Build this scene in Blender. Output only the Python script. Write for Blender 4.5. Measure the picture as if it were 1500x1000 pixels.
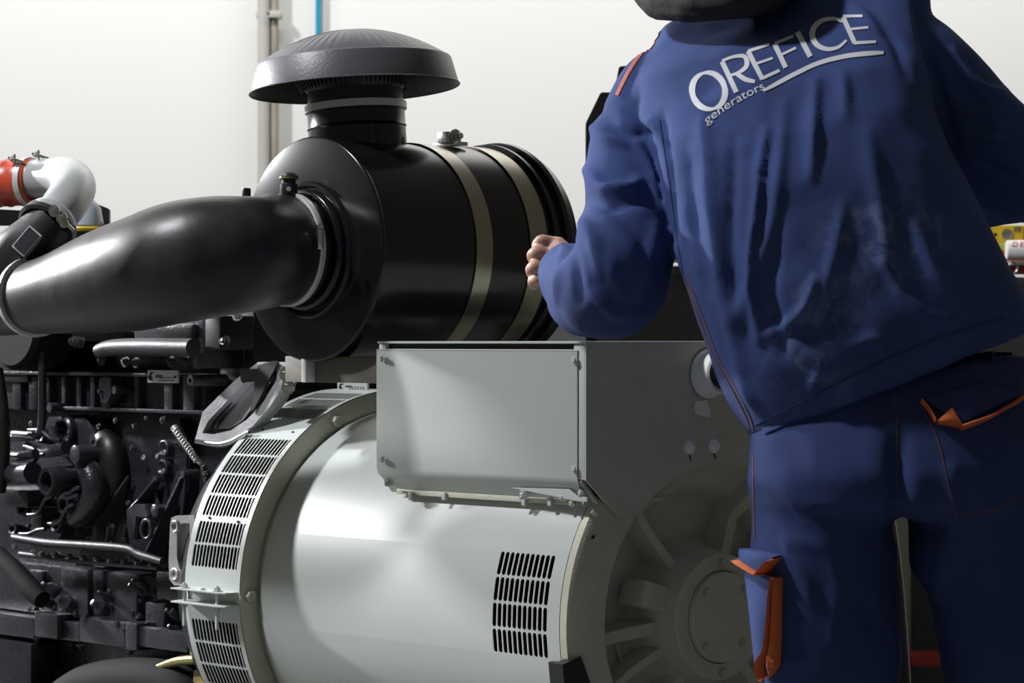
import bpy, bmesh, math, random
from mathutils import Vector, Matrix, noise
from mathutils.bvhtree import BVHTree
R_ = random.Random(7)
PI = math.pi
for o in list(bpy.data.objects): bpy.data.objects.remove(o)
SC = bpy.context.scene; COL = SC.collection

# ------------------------------------------------------------ camera, world, lights, exposure
FPX = 4160.0                       # focal length in pixels of the 1500 px wide frame
AL = math.radians(48.0)            # the generator axis is world X; the camera looks across it
FW = Vector((-math.sin(AL), math.cos(AL), 0)); RT = Vector((math.cos(AL), math.sin(AL), 0)); UP = Vector((0, 0, 1))
CAMZ = 1.08
V0 = -0.2986                       # front plane of the terminal box (world Y)
CAM = Vector((0, V0, CAMZ)) - FW*4.5 - RT*(102/FPX*4.5)
cd = bpy.data.cameras.new('camera'); cam = bpy.data.objects.new('camera', cd); COL.objects.link(cam)
cd.sensor_width = 36; cd.lens = FPX/1500*36; cd.clip_end = 100
cd.dof.use_dof = True; cd.dof.focus_distance = 4.75; cd.dof.aperture_fstop = 9.0
cam.matrix_world = Matrix(((RT.x, 0, -FW.x, CAM.x), (RT.y, 0, -FW.y, CAM.y), (0, 1, 0, CAM.z), (0, 0, 0, 1)))
SC.camera = cam
SC.view_settings.view_transform = 'Standard'; SC.view_settings.look = 'None'
SC.view_settings.gamma = 1; SC.view_settings.use_curve_mapping = False
SC.view_settings.exposure = 0.0
w = bpy.data.worlds.new('hall'); SC.world = w; w.use_nodes = True
w.node_tree.nodes['Background'].inputs[0].default_value = (1.0, 0.96, 0.82, 1)
w.node_tree.nodes['Background'].inputs[1].default_value = 0.10

def P(x, y, d):                    # the point seen at pixel x, y and d metres deep
    return CAM + (FW + RT*((x-750)/FPX) + UP*((500-y)/FPX))*d
def area(name, loc, target, size, power, col=(1, 1, 1), sy=None):
    l = bpy.data.lights.new(name, 'AREA'); l.energy = power; l.color = col
    l.shape = 'RECTANGLE'; l.size = size; l.size_y = sy or size
    o = bpy.data.objects.new(name, l); COL.objects.link(o); o.location = loc
    o.rotation_euler = (Vector(target)-Vector(loc)).to_track_quat('-Z', 'Y').to_euler()
    return o
area('high_bay_lamp', (-6.2, -1.7, 2.9), (-0.4, -0.3, 0.75), 0.30, 66, (0.97, 0.98, 1.0)).data.spread = math.radians(62)
area('high_bay_lamp', (-1.9, -3.15, 4.9), (-0.1, -0.2, 1.0), 0.40, 255, (0.95, 0.97, 1.0))
wl = P(750, 500, 6.9)
wlo = area('added_wall_light', (wl.x, wl.y, 4.6), P(750, 0, 8.55)+UP*1.4, 7.0, 128, (1.0, 0.99, 0.97), 0.4)  # unseen light, added to bring the back wall up to white
wlo.data.spread = math.radians(125)

# ------------------------------------------------------------ materials
M = {}
def mat(name, col, rough=0.5, metal=0.0, var=0.06, scale=8.0, bump=0.0, bscale=200.0, coat=0.0, spec=0.5, sheen=0.0, col2=None):
    m = bpy.data.materials.new(name); m.use_nodes = True; nt = m.node_tree; b = nt.nodes['Principled BSDF']
    tc = nt.nodes.new('ShaderNodeTexCoord'); nz = nt.nodes.new('ShaderNodeTexNoise'); nz.inputs['Scale'].default_value = scale
    nz.inputs['Detail'].default_value = 5
    nt.links.new(tc.outputs['Object'], nz.inputs['Vector'])
    rp = nt.nodes.new('ShaderNodeValToRGB'); e = rp.color_ramp.elements
    e[0].position = 0.3; e[1].position = 0.7
    c2 = col2 or tuple(min(1, c*(1+var)) for c in col)
    e[0].color = tuple(c*(1-var) for c in col)+(1,); e[1].color = tuple(c2)+(1,)
    nt.links.new(nz.outputs['Fac'], rp.inputs['Fac']); nt.links.new(rp.outputs['Color'], b.inputs['Base Color'])
    b.inputs['Roughness'].default_value = rough; b.inputs['Metallic'].default_value = metal
    b.inputs['Coat Weight'].default_value = coat; b.inputs['Coat Roughness'].default_value = 0.08
    b.inputs['Specular IOR Level'].default_value = spec; b.inputs['Sheen Weight'].default_value = sheen
    if bump:
        n2 = nt.nodes.new('ShaderNodeTexNoise'); n2.inputs['Scale'].default_value = bscale; n2.inputs['Detail'].default_value = 3
        bp = nt.nodes.new('ShaderNodeBump'); bp.inputs['Strength'].default_value = bump; bp.inputs['Distance'].default_value = 0.002
        nt.links.new(tc.outputs['Object'], n2.inputs['Vector']); nt.links.new(n2.outputs['Fac'], bp.inputs['Height'])
        nt.links.new(bp.outputs['Normal'], b.inputs['Normal'])
    M[name] = m; return m
mat('grey_paint', (0.50, 0.535, 0.515), 0.36, var=0.02, scale=3, bump=0.03, bscale=300)
mat('grey_casting', (0.53, 0.525, 0.43), 0.55, var=0.06, scale=20, bump=0.5, bscale=260)
mat('black_gloss', (0.007, 0.007, 0.008), 0.2, var=0.1, spec=0.45)
mat('black_satin', (0.022, 0.023, 0.025), 0.42, var=0.12, bump=0.1)
mat('cap_plastic', (0.075, 0.075, 0.086), 0.42, var=0.1, scale=14, bump=0.2)
mat('rubber', (0.010, 0.010, 0.010), 0.40, var=0.5, scale=11, col2=(0.030, 0.029, 0.027), spec=0.42, bump=0.5, bscale=22)
mat('engine_black', (0.018, 0.0185, 0.024), 0.25, var=0.3, scale=15, bump=0.6, bscale=150)
mat('engine_grey', (0.034, 0.035, 0.043), 0.28, var=0.3, scale=12, bump=0.6, bscale=150)
mat('engine_dark', (0.005, 0.005, 0.0055), 0.45, var=0.3)
mat('alu_cast', (0.48, 0.48, 0.50), 0.42, 0.6, var=0.12, scale=25, bump=0.4, bscale=180)
mat('polished_alu', (0.6, 0.61, 0.63), 0.3, 1.0, var=0.12, scale=10)
mat('silver_paint', (0.44, 0.45, 0.46), 0.32, 0.25, var=0.05, scale=10)
mat('zinc', (0.62, 0.62, 0.6), 0.25, 1.0, var=0.1, scale=20)
mat('passivated', (0.36, 0.35, 0.23), 0.26, 1.0, var=0.2, scale=5, col2=(0.38, 0.33, 0.32))
mat('red_silicone', (0.50, 0.065, 0.03), 0.35, var=0.12)
mat('tin_plate', (0.60, 0.61, 0.61), 0.35, 0.2, var=0.03)
mat('black_print', (0.01, 0.01, 0.012), 0.6)
mat('white_plastic', (0.88, 0.88, 0.86), 0.35, var=0.02)
mat('tape', (0.85, 0.85, 0.8), 0.6, var=0.02)
mat('wall_paint', (0.86, 0.855, 0.835), 0.85, var=0.012, scale=0.8)
mat('concrete', (0.20, 0.20, 0.19), 0.7, var=0.15, scale=4, bump=0.2)
mat('pipe_grey', (0.50, 0.49, 0.46), 0.5, var=0.06, scale=4)
mat('pipe_beige', (0.36, 0.33, 0.27), 0.6, var=0.2, scale=9)
mat('cradle_brown', (0.13, 0.12, 0.09), 0.6, var=0.2)
mat('dim_olive', (0.10, 0.10, 0.075), 0.7)
mat('zinc_glint_white', (0.93, 0.93, 0.93), 0.25, 0.0, var=0.02)  # non-metal white, painted in for light reflected off the earth bolts
mat('pipe_blue', (0.01, 0.33, 0.50), 0.4, var=0.03)
mat('navy', (0.035, 0.060, 0.185), 0.86, var=0.16, scale=7, bump=0.35, bscale=900, spec=0.25, sheen=0.0)
mat('navy_dark', (0.027, 0.044, 0.138), 0.9, var=0.16, scale=7, bump=0.35, bscale=900, spec=0.2)
mat('stitch', (0.10, 0.045, 0.05), 0.9)
mat('orange', (0.52, 0.115, 0.03), 0.7, var=0.12, scale=40)
mat('coral', (0.42, 0.10, 0.07), 0.7, var=0.08, scale=40)
mat('print_white', (0.62, 0.63, 0.68), 0.45, var=0.04)
mat('black_cloth', (0.012, 0.012, 0.013), 0.85, var=0.2, bump=0.3)
mat('skin', (0.48, 0.25, 0.17), 0.5, var=0.12, scale=30)
mat('hair', (0.03, 0.02, 0.015), 0.6, var=0.2, scale=60)
mat('yellow', (0.72, 0.50, 0.02), 0.4, var=0.05)
mat('lime', (0.48, 0.55, 0.06), 0.5, var=0.04)
mat('red_plastic', (0.45, 0.03, 0.02), 0.45, var=0.05)
mat('red_tape', (0.75, 0.04, 0.02), 0.5, var=0.05)
mat('gold_tin', (0.30, 0.26, 0.10), 0.4, 0.6, var=0.2)
mat('wood', (0.42, 0.30, 0.12), 0.6, var=0.3, scale=20)
mat('pipe_satin', (0.022, 0.022, 0.026), 0.5, var=0.3, bump=0.3)
mat('matte_dark', (0.006, 0.006, 0.007), 0.8, spec=0.2)
mat('boot', (0.02, 0.018, 0.016), 0.6)
mat('haze_tank', (0.55, 0.62, 0.72), 0.3, var=0.05)

# soft dusty marks worn into the jacket and trousers
def dusty(m, pts, k=1.0, scale=26.0, dust=(0.20, 0.25, 0.42)):
    nt = M[m].node_tree; b = nt.nodes['Principled BSDF']; src = b.inputs['Base Color'].links[0].from_socket
    tc = nt.nodes.new('ShaderNodeTexCoord'); total = None
    for c, r in pts:
        vm = nt.nodes.new('ShaderNodeVectorMath'); vm.operation = 'DISTANCE'; vm.inputs[1].default_value = c
        nt.links.new(tc.outputs['Object'], vm.inputs[0])
        mr = nt.nodes.new('ShaderNodeMapRange'); mr.inputs[1].default_value = r; mr.inputs[2].default_value = r*0.2
        nt.links.new(vm.outputs['Value'], mr.inputs[0])
        if total is None: total = mr.outputs[0]
        else:
            mx = nt.nodes.new('ShaderNodeMath'); mx.operation = 'MAXIMUM'
            nt.links.new(total, mx.inputs[0]); nt.links.new(mr.outputs[0], mx.inputs[1]); total = mx.outputs[0]
    nz = nt.nodes.new('ShaderNodeTexNoise'); nz.inputs['Scale'].default_value = scale; nz.inputs['Detail'].default_value = 6
    nz.inputs['Distortion'].default_value = 1.2; nt.links.new(tc.outputs['Object'], nz.inputs['Vector'])
    mr = nt.nodes.new('ShaderNodeMapRange'); mr.inputs[1].default_value = 0.47; mr.inputs[2].default_value = 0.70
    nt.links.new(nz.outputs['Fac'], mr.inputs[0])
    mu = nt.nodes.new('ShaderNodeMath'); mu.operation = 'MULTIPLY'; nt.links.new(total, mu.inputs[0]); nt.links.new(mr.outputs[0], mu.inputs[1])
    mk = nt.nodes.new('ShaderNodeMath'); mk.operation = 'MULTIPLY'; mk.inputs[1].default_value = k; nt.links.new(mu.outputs[0], mk.inputs[0])
    mix = nt.nodes.new('ShaderNodeMix'); mix.data_type = 'RGBA'; mix.inputs[7].default_value = dust+(1,)
    nt.links.new(mk.outputs[0], mix.inputs[0]); nt.links.new(src, mix.inputs[6]); nt.links.new(mix.outputs[2], b.inputs['Base Color'])
dusty('navy', [(P(1200, 455, 4.0), 0.10), (P(1190, 520, 4.0), 0.10), (P(1280, 370, 4.0), 0.12), (P(1375, 455, 4.0), 0.06), (P(1210, 580, 4.0), 0.07), (P(1260, 520, 4.0), 0.08)], 0.8)

# ------------------------------------------------------------ helpers
def link(name, me, m, parent=None, smooth=True, auto=35):
    if m is not None and not me.materials: me.materials.append(M[m])
    if smooth:
        me.polygons.foreach_set('use_smooth', [True]*len(me.polygons))
        if auto: me.set_sharp_from_angle(angle=math.radians(auto))
    o = bpy.data.objects.new(name, me); COL.objects.link(o)
    if parent is not None: setpar(o, parent)
    return o
def wloc(p): return p.get('_w') and Vector(p['_w']) or Vector((0, 0, 0))
def setpar(o, parent):
    o.parent = parent
    o.matrix_parent_inverse = PINV.get(parent.name, Matrix.Identity(4))
PINV = {}
def thing(name, label, cat, loc, group=None):
    o = bpy.data.objects.new(name, None); COL.objects.link(o); o.location = loc
    o.empty_display_size = 0.1
    PINV[o.name] = Matrix.Translation(-Vector(loc))
    return tag(o, label, cat, group)
def tag(o, label, cat, group=None):
    o['label'] = label; o['category'] = cat
    if group: o['group'] = group
    return o
def struct(o): o['kind'] = 'structure'; return o
def lab(o, l): o['label'] = l; return o
def pydata(vs, fs):
    me = bpy.data.meshes.new('m'); me.from_pydata([tuple(v) for v in vs], [], fs); me.update(); return me
def bm2me(bm):
    bmesh.ops.recalc_face_normals(bm, faces=bm.faces[:]); me = bpy.data.meshes.new('m'); bm.to_mesh(me); bm.free(); return me
def fixn(me):
    bm = bmesh.new(); bm.from_mesh(me); bmesh.ops.recalc_face_normals(bm, faces=bm.faces[:]); bm.to_mesh(me); bm.free(); return me
def box_bm(bm, c, s, rot=None, bev=0.0):
    r = bmesh.ops.create_cube(bm, size=1); vs = r['verts']
    m = Matrix.Translation(c) @ (rot or Matrix.Identity(4)) @ Matrix.Diagonal((s[0], s[1], s[2], 1))
    bmesh.ops.transform(bm, matrix=m, verts=vs)
    if bev:
        es = list({e for v in vs for e in v.link_edges})
        bmesh.ops.bevel(bm, geom=es, offset=bev, segments=2, affect='EDGES', profile=0.6)
def box(name, lo, hi, m, parent, bev=0.003, rot=None):
    bm = bmesh.new(); lo = Vector(lo); hi = Vector(hi)
    s = Vector([abs(a) for a in (hi-lo)])
    box_bm(bm, (lo+hi)/2, s, rot, min(bev, min(s)*0.4)); return link(name, bm2me(bm), m, parent)
def frame(axis, up=None):
    z = Vector(axis).normalized(); up = Vector(up) if up is not None else (Vector((0, 0, 1)) if abs(z.z) < 0.9 else Vector((1, 0, 0)))
    x = up.cross(z).normalized(); y = z.cross(x); return x, y, z
def lathe_me(prof, o, axis, seg=64, closed=False):
    x, y, z = frame(axis); o = Vector(o); vs = []; fs = []; n = len(prof)
    for i in range(seg):
        a = 2*PI*i/seg; d = x*math.cos(a)+y*math.sin(a)
        for h, r in prof: vs.append(o+z*h+d*r)
    for i in range(seg):
        j = (i+1) % seg
        for k in range(n-1 if not closed else n):
            l = (k+1) % n; fs.append((i*n+k, j*n+k, j*n+l, i*n+l))
    bm = bmesh.new(); bm.from_mesh(pydata(vs, fs)); bmesh.ops.remove_doubles(bm, verts=bm.verts[:], dist=1e-5)
    return bm2me(bm)
def lathe(name, prof, o, axis, m, parent, seg=64, closed=False, auto=35):
    return link(name, lathe_me(prof, o, axis, seg, closed), m, parent, auto=auto)
def cr(pts, n=8):                  # Catmull-Rom through (vector..., radius) rows
    out = []; q = [pts[0]]+list(pts)+[pts[-1]]
    for i in range(1, len(q)-2):
        for k in range(n):
            t = k/n
            out.append(tuple(0.5*((2*b)+(-a+c)*t+(2*a-5*b+4*c-d)*t*t+(-a+3*b-3*c+d)*t**3) for a, b, c, d in zip(q[i-1], q[i], q[i+1], q[i+2])))
    out.append(tuple(q[-2])); return out
def tube_me(pts, seg=20, n=8, cap=True, end=None):    # pts: (Vector, r)
    c = cr([tuple(p)+(r,) for p, r in pts], n) if n > 1 else [tuple(p)+(r,) for p, r in pts]
    P3 = [Vector(q[:3]) for q in c]; rs = [q[3] for q in c]; vs = []; fs = []
    t0 = (P3[1]-P3[0]).normalized(); x, y, _ = frame(t0)
    for i, p in enumerate(P3):
        t = (P3[min(i+1, len(P3)-1)]-P3[max(i-1, 0)]).normalized()
        x = (x-t*x.dot(t)).normalized(); y = t.cross(x)
        for k in range(seg):
            a = 2*PI*k/seg; vs.append(p+(x*math.cos(a)+y*math.sin(a))*rs[i])
    for i in range(len(P3)-1):
        for k in range(seg):
            l = (k+1) % seg; fs.append((i*seg+k, i*seg+l, (i+1)*seg+l, (i+1)*seg+k))
    if cap:
        fs.append(tuple(range(seg))[::-1]); b = (len(P3)-1)*seg; fs.append(tuple(range(b, b+seg)))
    return fixn(pydata(vs, fs))
def tube(name, pts, m, parent, seg=16, n=8, cap=True, auto=50): return link(name, tube_me(pts, seg, n, cap), m, parent, auto=auto)
def prism(name, poly, d, m, parent, bev=0.0):         # poly: list of 3D points in a plane, thick by vector d
    bm = bmesh.new(); vs = [bm.verts.new(p) for p in poly]; f = bm.faces.new(vs)
    r = bmesh.ops.extrude_face_region(bm, geom=[f]); nv = [g for g in r['geom'] if isinstance(g, bmesh.types.BMVert)]
    bmesh.ops.translate(bm, verts=nv, vec=d)
    if bev: bmesh.ops.bevel(bm, geom=bm.edges[:], offset=bev, segments=2, affect='EDGES')
    return link(name, bm2me(bm), m, parent)
def at_v(x, y, v):                 # point seen at a pixel on the plane Y = v
    d = FW+RT*((x-750)/FPX)+UP*((500-y)/FPX); return CAM+d*((v-CAM.y)/d.y)
def at_u(x, y, u):
    d = FW+RT*((x-750)/FPX)+UP*((500-y)/FPX); return CAM+d*((u-CAM.x)/d.x)
AXZ = CAMZ-0.4543                  # height of the alternator's axis
def cyl_hit(x, y, r):              # ray onto the alternator's barrel -> (u, angle)
    d = FW+RT*((x-750)/FPX)+UP*((500-y)/FPX); o = CAM-Vector((0, 0, AXZ))
    a = d.y**2+d.z**2; b = 2*(o.y*d.y+o.z*d.z); c = o.y**2+o.z**2-r*r
    t = (-b-math.sqrt(max(0, b*b-4*a*c)))/(2*a); p = o+d*t
    return p.x, math.atan2(p.z, -p.y)
def cyl_pt(u, th, r): return Vector((u, -r*math.cos(th), AXZ+r*math.sin(th)))
def proj(p):
    q = p-CAM; d = q.dot(FW); return 750+FPX*q.dot(RT)/d, 500-FPX*q.z/d, d
_hex = {}
def hex_me(kind):                  # bolt: washer, hexagonal head, chamfer; along +Z, radius 1
    if kind in _hex: return _hex[kind]
    bm = bmesh.new()
    def ring(z, r, n, off=0): return [bm.verts.new((r*math.cos(2*PI*(i+off)/n), r*math.sin(2*PI*(i+off)/n), z)) for i in range(n)]
    def join(a, b):
        for i in range(len(a)): bm.faces.new((a[i], a[(i+1) % len(a)], b[(i+1) % len(a)], b[i]))
    if kind == 'bolt':
        a = ring(0, 1.35, 12); b = ring(.22, 1.35, 12); c = ring(.22, 1.0, 12); join(a, b); join(b, c)
        h = ring(.22, 1.0, 6); k = ring(.85, 1.0, 6); l = ring(1.0, .85, 6); join(h, k); join(k, l); bm.faces.new(l)
    elif kind == 'nutted':
        a = ring(0, 1.5, 12); b = ring(.25, 1.5, 12); join(a, b); bm.faces.new(b)
        h = ring(.25, 1.0, 6); k = ring(1.0, 1.0, 6); join(h, k); bm.faces.new(k)
        s = ring(1.0, .55, 8); t = ring(1.5, .5, 8); join(s, t); bm.faces.new(t)
    else:
        a = ring(0, 1, 12); b = ring(.7, 1, 12); c = ring(.9, .85, 12); d = ring(.9, .5, 12); e = ring(.4, .5, 12)
        join(a, b); join(b, c); join(c, d); join(d, e); bm.faces.new(e)
    me = bpy.data.meshes.new('bolt'); bm.normal_update(); bm.to_mesh(me); bm.free(); _hex[kind] = me; return me
_hexm = {}
def bolt(p, axis, r, m, parent, kind='bolt', name='bolt'):
    k = (kind, m)
    if k not in _hexm:
        me = hex_me(kind).copy(); me.materials.append(M[m]); _hexm[k] = me
    o = bpy.data.objects.new(name, _hexm[k]); COL.objects.link(o)
    if parent is not None: setpar(o, parent)
    x, y, z = frame(axis); rr = Matrix((x, y, z)).transposed().to_4x4()
    o.matrix_basis = Matrix.Translation(p) @ rr @ Matrix.Diagonal((r, r, r, 1)); return o
def slot_cell(vs, fs, fn, a0, a1, b0, b1, ha, hb, n=6):
    # rectangle (a0..a1, b0..b1) with a long slot of half sizes ha < hb pierced through its middle
    ca, cb = (a0+a1)/2, (b0+b1)/2; hole = []; out = []
    for s in (1, -1):
        for k in range(n+1):
            t = PI*k/n if s > 0 else PI+PI*k/n
            hole.append((ca+ha*math.cos(t), cb+s*(hb-ha*1.0)+ha*math.sin(t)))
    N = len(hole)
    for i, (x, y) in enumerate(hole):
        k = i % (n+1); top = i <= n
        f = k/n
        if top:
            if f <= .25: q = (a1, cb+(b1-cb)*(f/.25) if f else cb)
            elif f >= .75: q = (a0, cb+(b1-cb)*((1-f)/.25))
            else: q = (a1+(a0-a1)*((f-.25)/.5), b1)
        else:
            if f <= .25: q = (a0, cb-(cb-b0)*(f/.25))
            elif f >= .75: q = (a1, cb-(cb-b0)*((1-f)/.25))
            else: q = (a0+(a1-a0)*((f-.25)/.5), b0)
        out.append(q)
    # exact corners
    b = len(vs)
    for h in hole: vs.append(fn(*h, 0))
    for h in out: vs.append(fn(*h, 0))
    for h in hole: vs.append(fn(*h, 1))
    for i in range(N):
        j = (i+1) % N
        fs.append((b+N+i, b+N+j, b+j, b+i)); fs.append((b+i, b+j, b+2*N+j, b+2*N+i))
def grid_patch(vs, fs, fn, a0, a1, b0, b1, na, nb):
    if a1-a0 < 1e-6 or b1-b0 < 1e-6: return
    b = len(vs)
    for i in range(na+1):
        for j in range(nb+1): vs.append(fn(a0+(a1-a0)*i/na, b0+(b1-b0)*j/nb, 0))
    for i in range(na):
        for j in range(nb):
            q = b+i*(nb+1)+j; fs.append((q, q+nb+1, q+nb+2, q+1))

# ------------------------------------------------------------ the hall
def camplane(name, d, x0, x1, z0, z1, m, th=0.1):
    c = CAM+FW*d; lo = c+RT*x0; hi = c+RT*x1
    me = pydata([Vector((lo.x, lo.y, z0)), Vector((hi.x, hi.y, z0)), Vector((hi.x, hi.y, z1)), Vector((lo.x, lo.y, z1))]+
                [Vector((lo.x, lo.y, z0))+FW*th, Vector((hi.x, hi.y, z0))+FW*th, Vector((hi.x, hi.y, z1))+FW*th, Vector((lo.x, lo.y, z1))+FW*th],
                [(0, 1, 2, 3), (5, 4, 7, 6), (0, 3, 7, 4), (1, 5, 6, 2), (3, 2, 6, 7), (0, 4, 5, 1)])
    return struct(link(name, fixn(me), m, None, smooth=False))
camplane('wall_back', 8.6, -7, 7, 0, 5.6, 'wall_paint')
fc = CAM+FW*4.2
me = pydata([Vector((fc.x, fc.y, 0))+RT*a+FW*b+UP*z for z in (0, -0.1) for a, b in ((-7, -7), (7, -7), (7, 4.5), (-7, 4.5))],
            [(0, 1, 2, 3), (7, 6, 5, 4), (0, 4, 5, 1), (1, 5, 6, 2), (2, 6, 7, 3), (3, 7, 4, 0)])
struct(link('floor', fixn(me), 'concrete', smooth=False))

def vpipe(x, d, r, z0, z1): p = P(x, 500, d); return [(Vector((p.x, p.y, z0)), r), (Vector((p.x, p.y, (z0+z1)/2)), r), (Vector((p.x, p.y, z1)), r)]
p = P(385, 500, 8.55)
t = thing('downpipe', 'pale grey round pipe running up the white wall, with a brownish trunking beside it', 'pipe', (p.x, p.y, 0))
tube('pipe', vpipe(386, 8.52, 0.018, 0, 5.0), 'pipe_grey', t, n=1)
lab(tube('trunking', vpipe(401, 8.54, 0.015, 0, 5.0), 'pipe_beige', t, n=1), 'brownish beige trunking')
for q in (P(393, 20, 8.50), P(393, 330, 8.50)):
    bm = bmesh.new(); box_bm(bm, q+FW*0.04, (0.075, 0.06, 0.02), Matrix.Rotation(math.atan2(RT.y, RT.x), 4, 'Z'), 0.003); link('clip', bm2me(bm), 'pipe_grey', t)
for q in (P(393, 20, 8.49), ): bolt(q, -FW, 0.006, 'zinc', t, 'socket', 'screw')
p = P(467, 500, 8.55)
t = thing('compressed_air_line', 'thin bright blue vertical tube on the white wall above the rain cap', 'pipe', (p.x, p.y, 0))
tube('pipe', vpipe(466, 8.56, 0.008, 0, 5.0), 'pipe_blue', t, n=1)
lab(tube('cable', vpipe(472, 8.57, 0.004, 0, 5.0), 'pipe_grey', t, n=1), 'thin grey cable')

# ------------------------------------------------------------ alternator
alt = thing('alternator', 'large light grey generator alternator with slotted fan ring and square terminal box', 'alternator', (-0.45, 0, 0))
RB = 0.3287; RG = 0.3645
UB, UF = -0.985, -0.818            # back and front of the slotted ring
# barrel with pierced vent
ua, ta = cyl_hit(738, 806, RB); 
corners = [cyl_hit(*q, RB) for q in ((735, 806), (818, 812), (722, 955), (802, 966))]
vu0 = (corners[0][0]+corners[2][0])/2; vu1 = (corners[1][0]+corners[3][0])/2
vt1 = (corners[0][1]+corners[1][1])/2; vt0 = (corners[2][1]+corners[3][1])/2
def bfn(u, th, k): return cyl_pt(u, th, RB-0.004*k)
vs, fs = [], []
nc, nr = 11, 4; du = (vu1-vu0)/nc; dt = (vt1-vt0)/nr
for i in range(nc):
    for j in range(nr):
        slot_cell(vs, fs, bfn, vu0+i*du, vu0+(i+1)*du, vt0+j*dt, vt0+(j+1)*dt, du*0.36, 0, 6) if False else None
def cyl_slots(vs, fs, R, u0, u1, t0, t1, nc, nr, fa=0.37, fb=0.46):
    # slots long in the circumferential direction; work in metres along the skin
    du = (u1-u0)/nc; ds = (t1-t0)*R/nr
    fn = lambda a, b, k: cyl_pt(a, t0+b/R, R-0.0012*k)
    for i in range(nc):
        for j in range(nr):
            slot_cell(vs, fs, fn, u0+i*du, u0+(i+1)*du, j*ds, (j+1)*ds, du*fa, ds*fb, 8)
vs, fs = [], []
cyl_slots(vs, fs, RB, vu0, vu1, vt0, vt1, 11, 4)
S0 = lambda a, b, k: cyl_pt(a, b, RB)
UA, UZ = -0.80, -0.020
grid_patch(vs, fs, S0, UA, UZ, vt1, vt0+2*PI, 4, 72)
grid_patch(vs, fs, S0, UA, vu0, vt0, vt1, 4, 12); grid_patch(vs, fs, S0, vu1, UZ, vt0, vt1, 2, 12)
# shoulder behind
for u0, u1, r0, r1 in ((-0.826, UA, 0.318, RB), (-0.850, -0.826, 0.300, 0.318)):
    grid_patch(vs, fs, lambda a, b, k, u0=u0, u1=u1, r0=r0, r1=r1: cyl_pt(a, b, r0+(r1-r0)*(a-u0)/(u1-u0)), u0, u1, 0, 2*PI, 1, 96)
me = pydata(vs, fs); bm = bmesh.new(); bm.from_mesh(me); bmesh.ops.remove_doubles(bm, verts=bm.verts[:], dist=2e-5); bm.to_mesh(me); bm.free()
for pl in me.polygons:
    pass
barrel = link('barrel', me, 'grey_paint', alt, auto=30)
lathe('stator_core', [(-0.70, 0.0), (-0.70, 0.26), (-0.20, 0.26), (-0.20, 0.12), (-0.09, 0.12), (-0.09, 0)], (0, 0, AXZ), (1, 0, 0), 'engine_dark', alt, 48)
# white winding end seen through the vent
pts = []
for k in range(44):
    a = PI+0.9+0.0*k
for k in range(60):
    th = -1.25+0.95*k/59
    c = cyl_pt(-0.13, th, 0.268); pts.append((c+Vector((0.022*math.sin(k*1.9), 0, 0.006*math.cos(k*1.9))), 0.008))
tube('winding', pts, 'white_plastic', alt, 8, 2)
# slotted ring
def yth(y, x=330, r=RG): return cyl_hit(x, y, r)[1]
rows = []
seq = [(404, 646, 668), (380, 668, 693), (350, 696, 722), (335, 722, 758), (325, 765, 797), (317, 799, 833)]
vs, fs = [], []
m0 = (UF-UB)
ru0, ru1 = UB+m0*0.09, UB+m0*0.95
spans = []
for pc, y0, y1 in ((352, 642, 757), (322, 764, 832)):
    pass
tA1, tA0 = yth(642, 400), yth(757, 320)
tB1, tB0 = yth(763, 322), yth(833, 315)
tC1, tC0 = yth(908, 315), yth(908, 315)-(tA1-tA0)
tT0 = tA1+0.16; tT1 = tT0+(tA1-tA0)*0.75
blocks = [(tC0, tC1, 4), (tB0, tB1, 2), (tA0, tA1, 4), (tT0, tT1, 3), (tT1+0.12, tT1+0.12+(tA1-tA0), 4)]
joint_hi, joint_lo = yth(866, 315), yth(884, 315)
prev = blocks[0][0]-0.12
blocks.insert(0, (prev-(tA1-tA0), prev, 4))
RF = lambda a, b, k: cyl_pt(a, b, RG)
cur = blocks[0][0]; first = cur
for t0, t1, nr in blocks:
    if t0 > cur:
        if cur < joint_lo < t0:
            grid_patch(vs, fs, RF, UB, UF, cur, joint_lo, 2, 3); grid_patch(vs, fs, RF, UB, UF, joint_hi, t0, 2, 3)
        else: grid_patch(vs, fs, RF, UB, UF, cur, t0, 2, 6)
    cyl_slots(vs, fs, RG, ru0, ru1, t0, t1, 14, nr, 0.385, 0.468)
    grid_patch(vs, fs, RF, UB, ru0, t0, t1, 1, nr*3); grid_patch(vs, fs, RF, ru1, UF, t0, t1, 1, nr*3)
    cur = t1
grid_patch(vs, fs, RF, UB, UF, cur, first+2*PI, 2, 60)
grid_patch(vs, fs, lambda a, b, k: cyl_pt(a, b, RG-0.004), UB, UF, joint_lo, joint_hi, 2, 3)
me = pydata(vs, fs); bm = bmesh.new(); bm.from_mesh(me); bmesh.ops.remove_doubles(bm, verts=bm.verts[:], dist=2e-5); bm.to_mesh(me); bm.free()
ring = link('slotted_guard', me, 'grey_paint', alt, auto=30)
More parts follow.
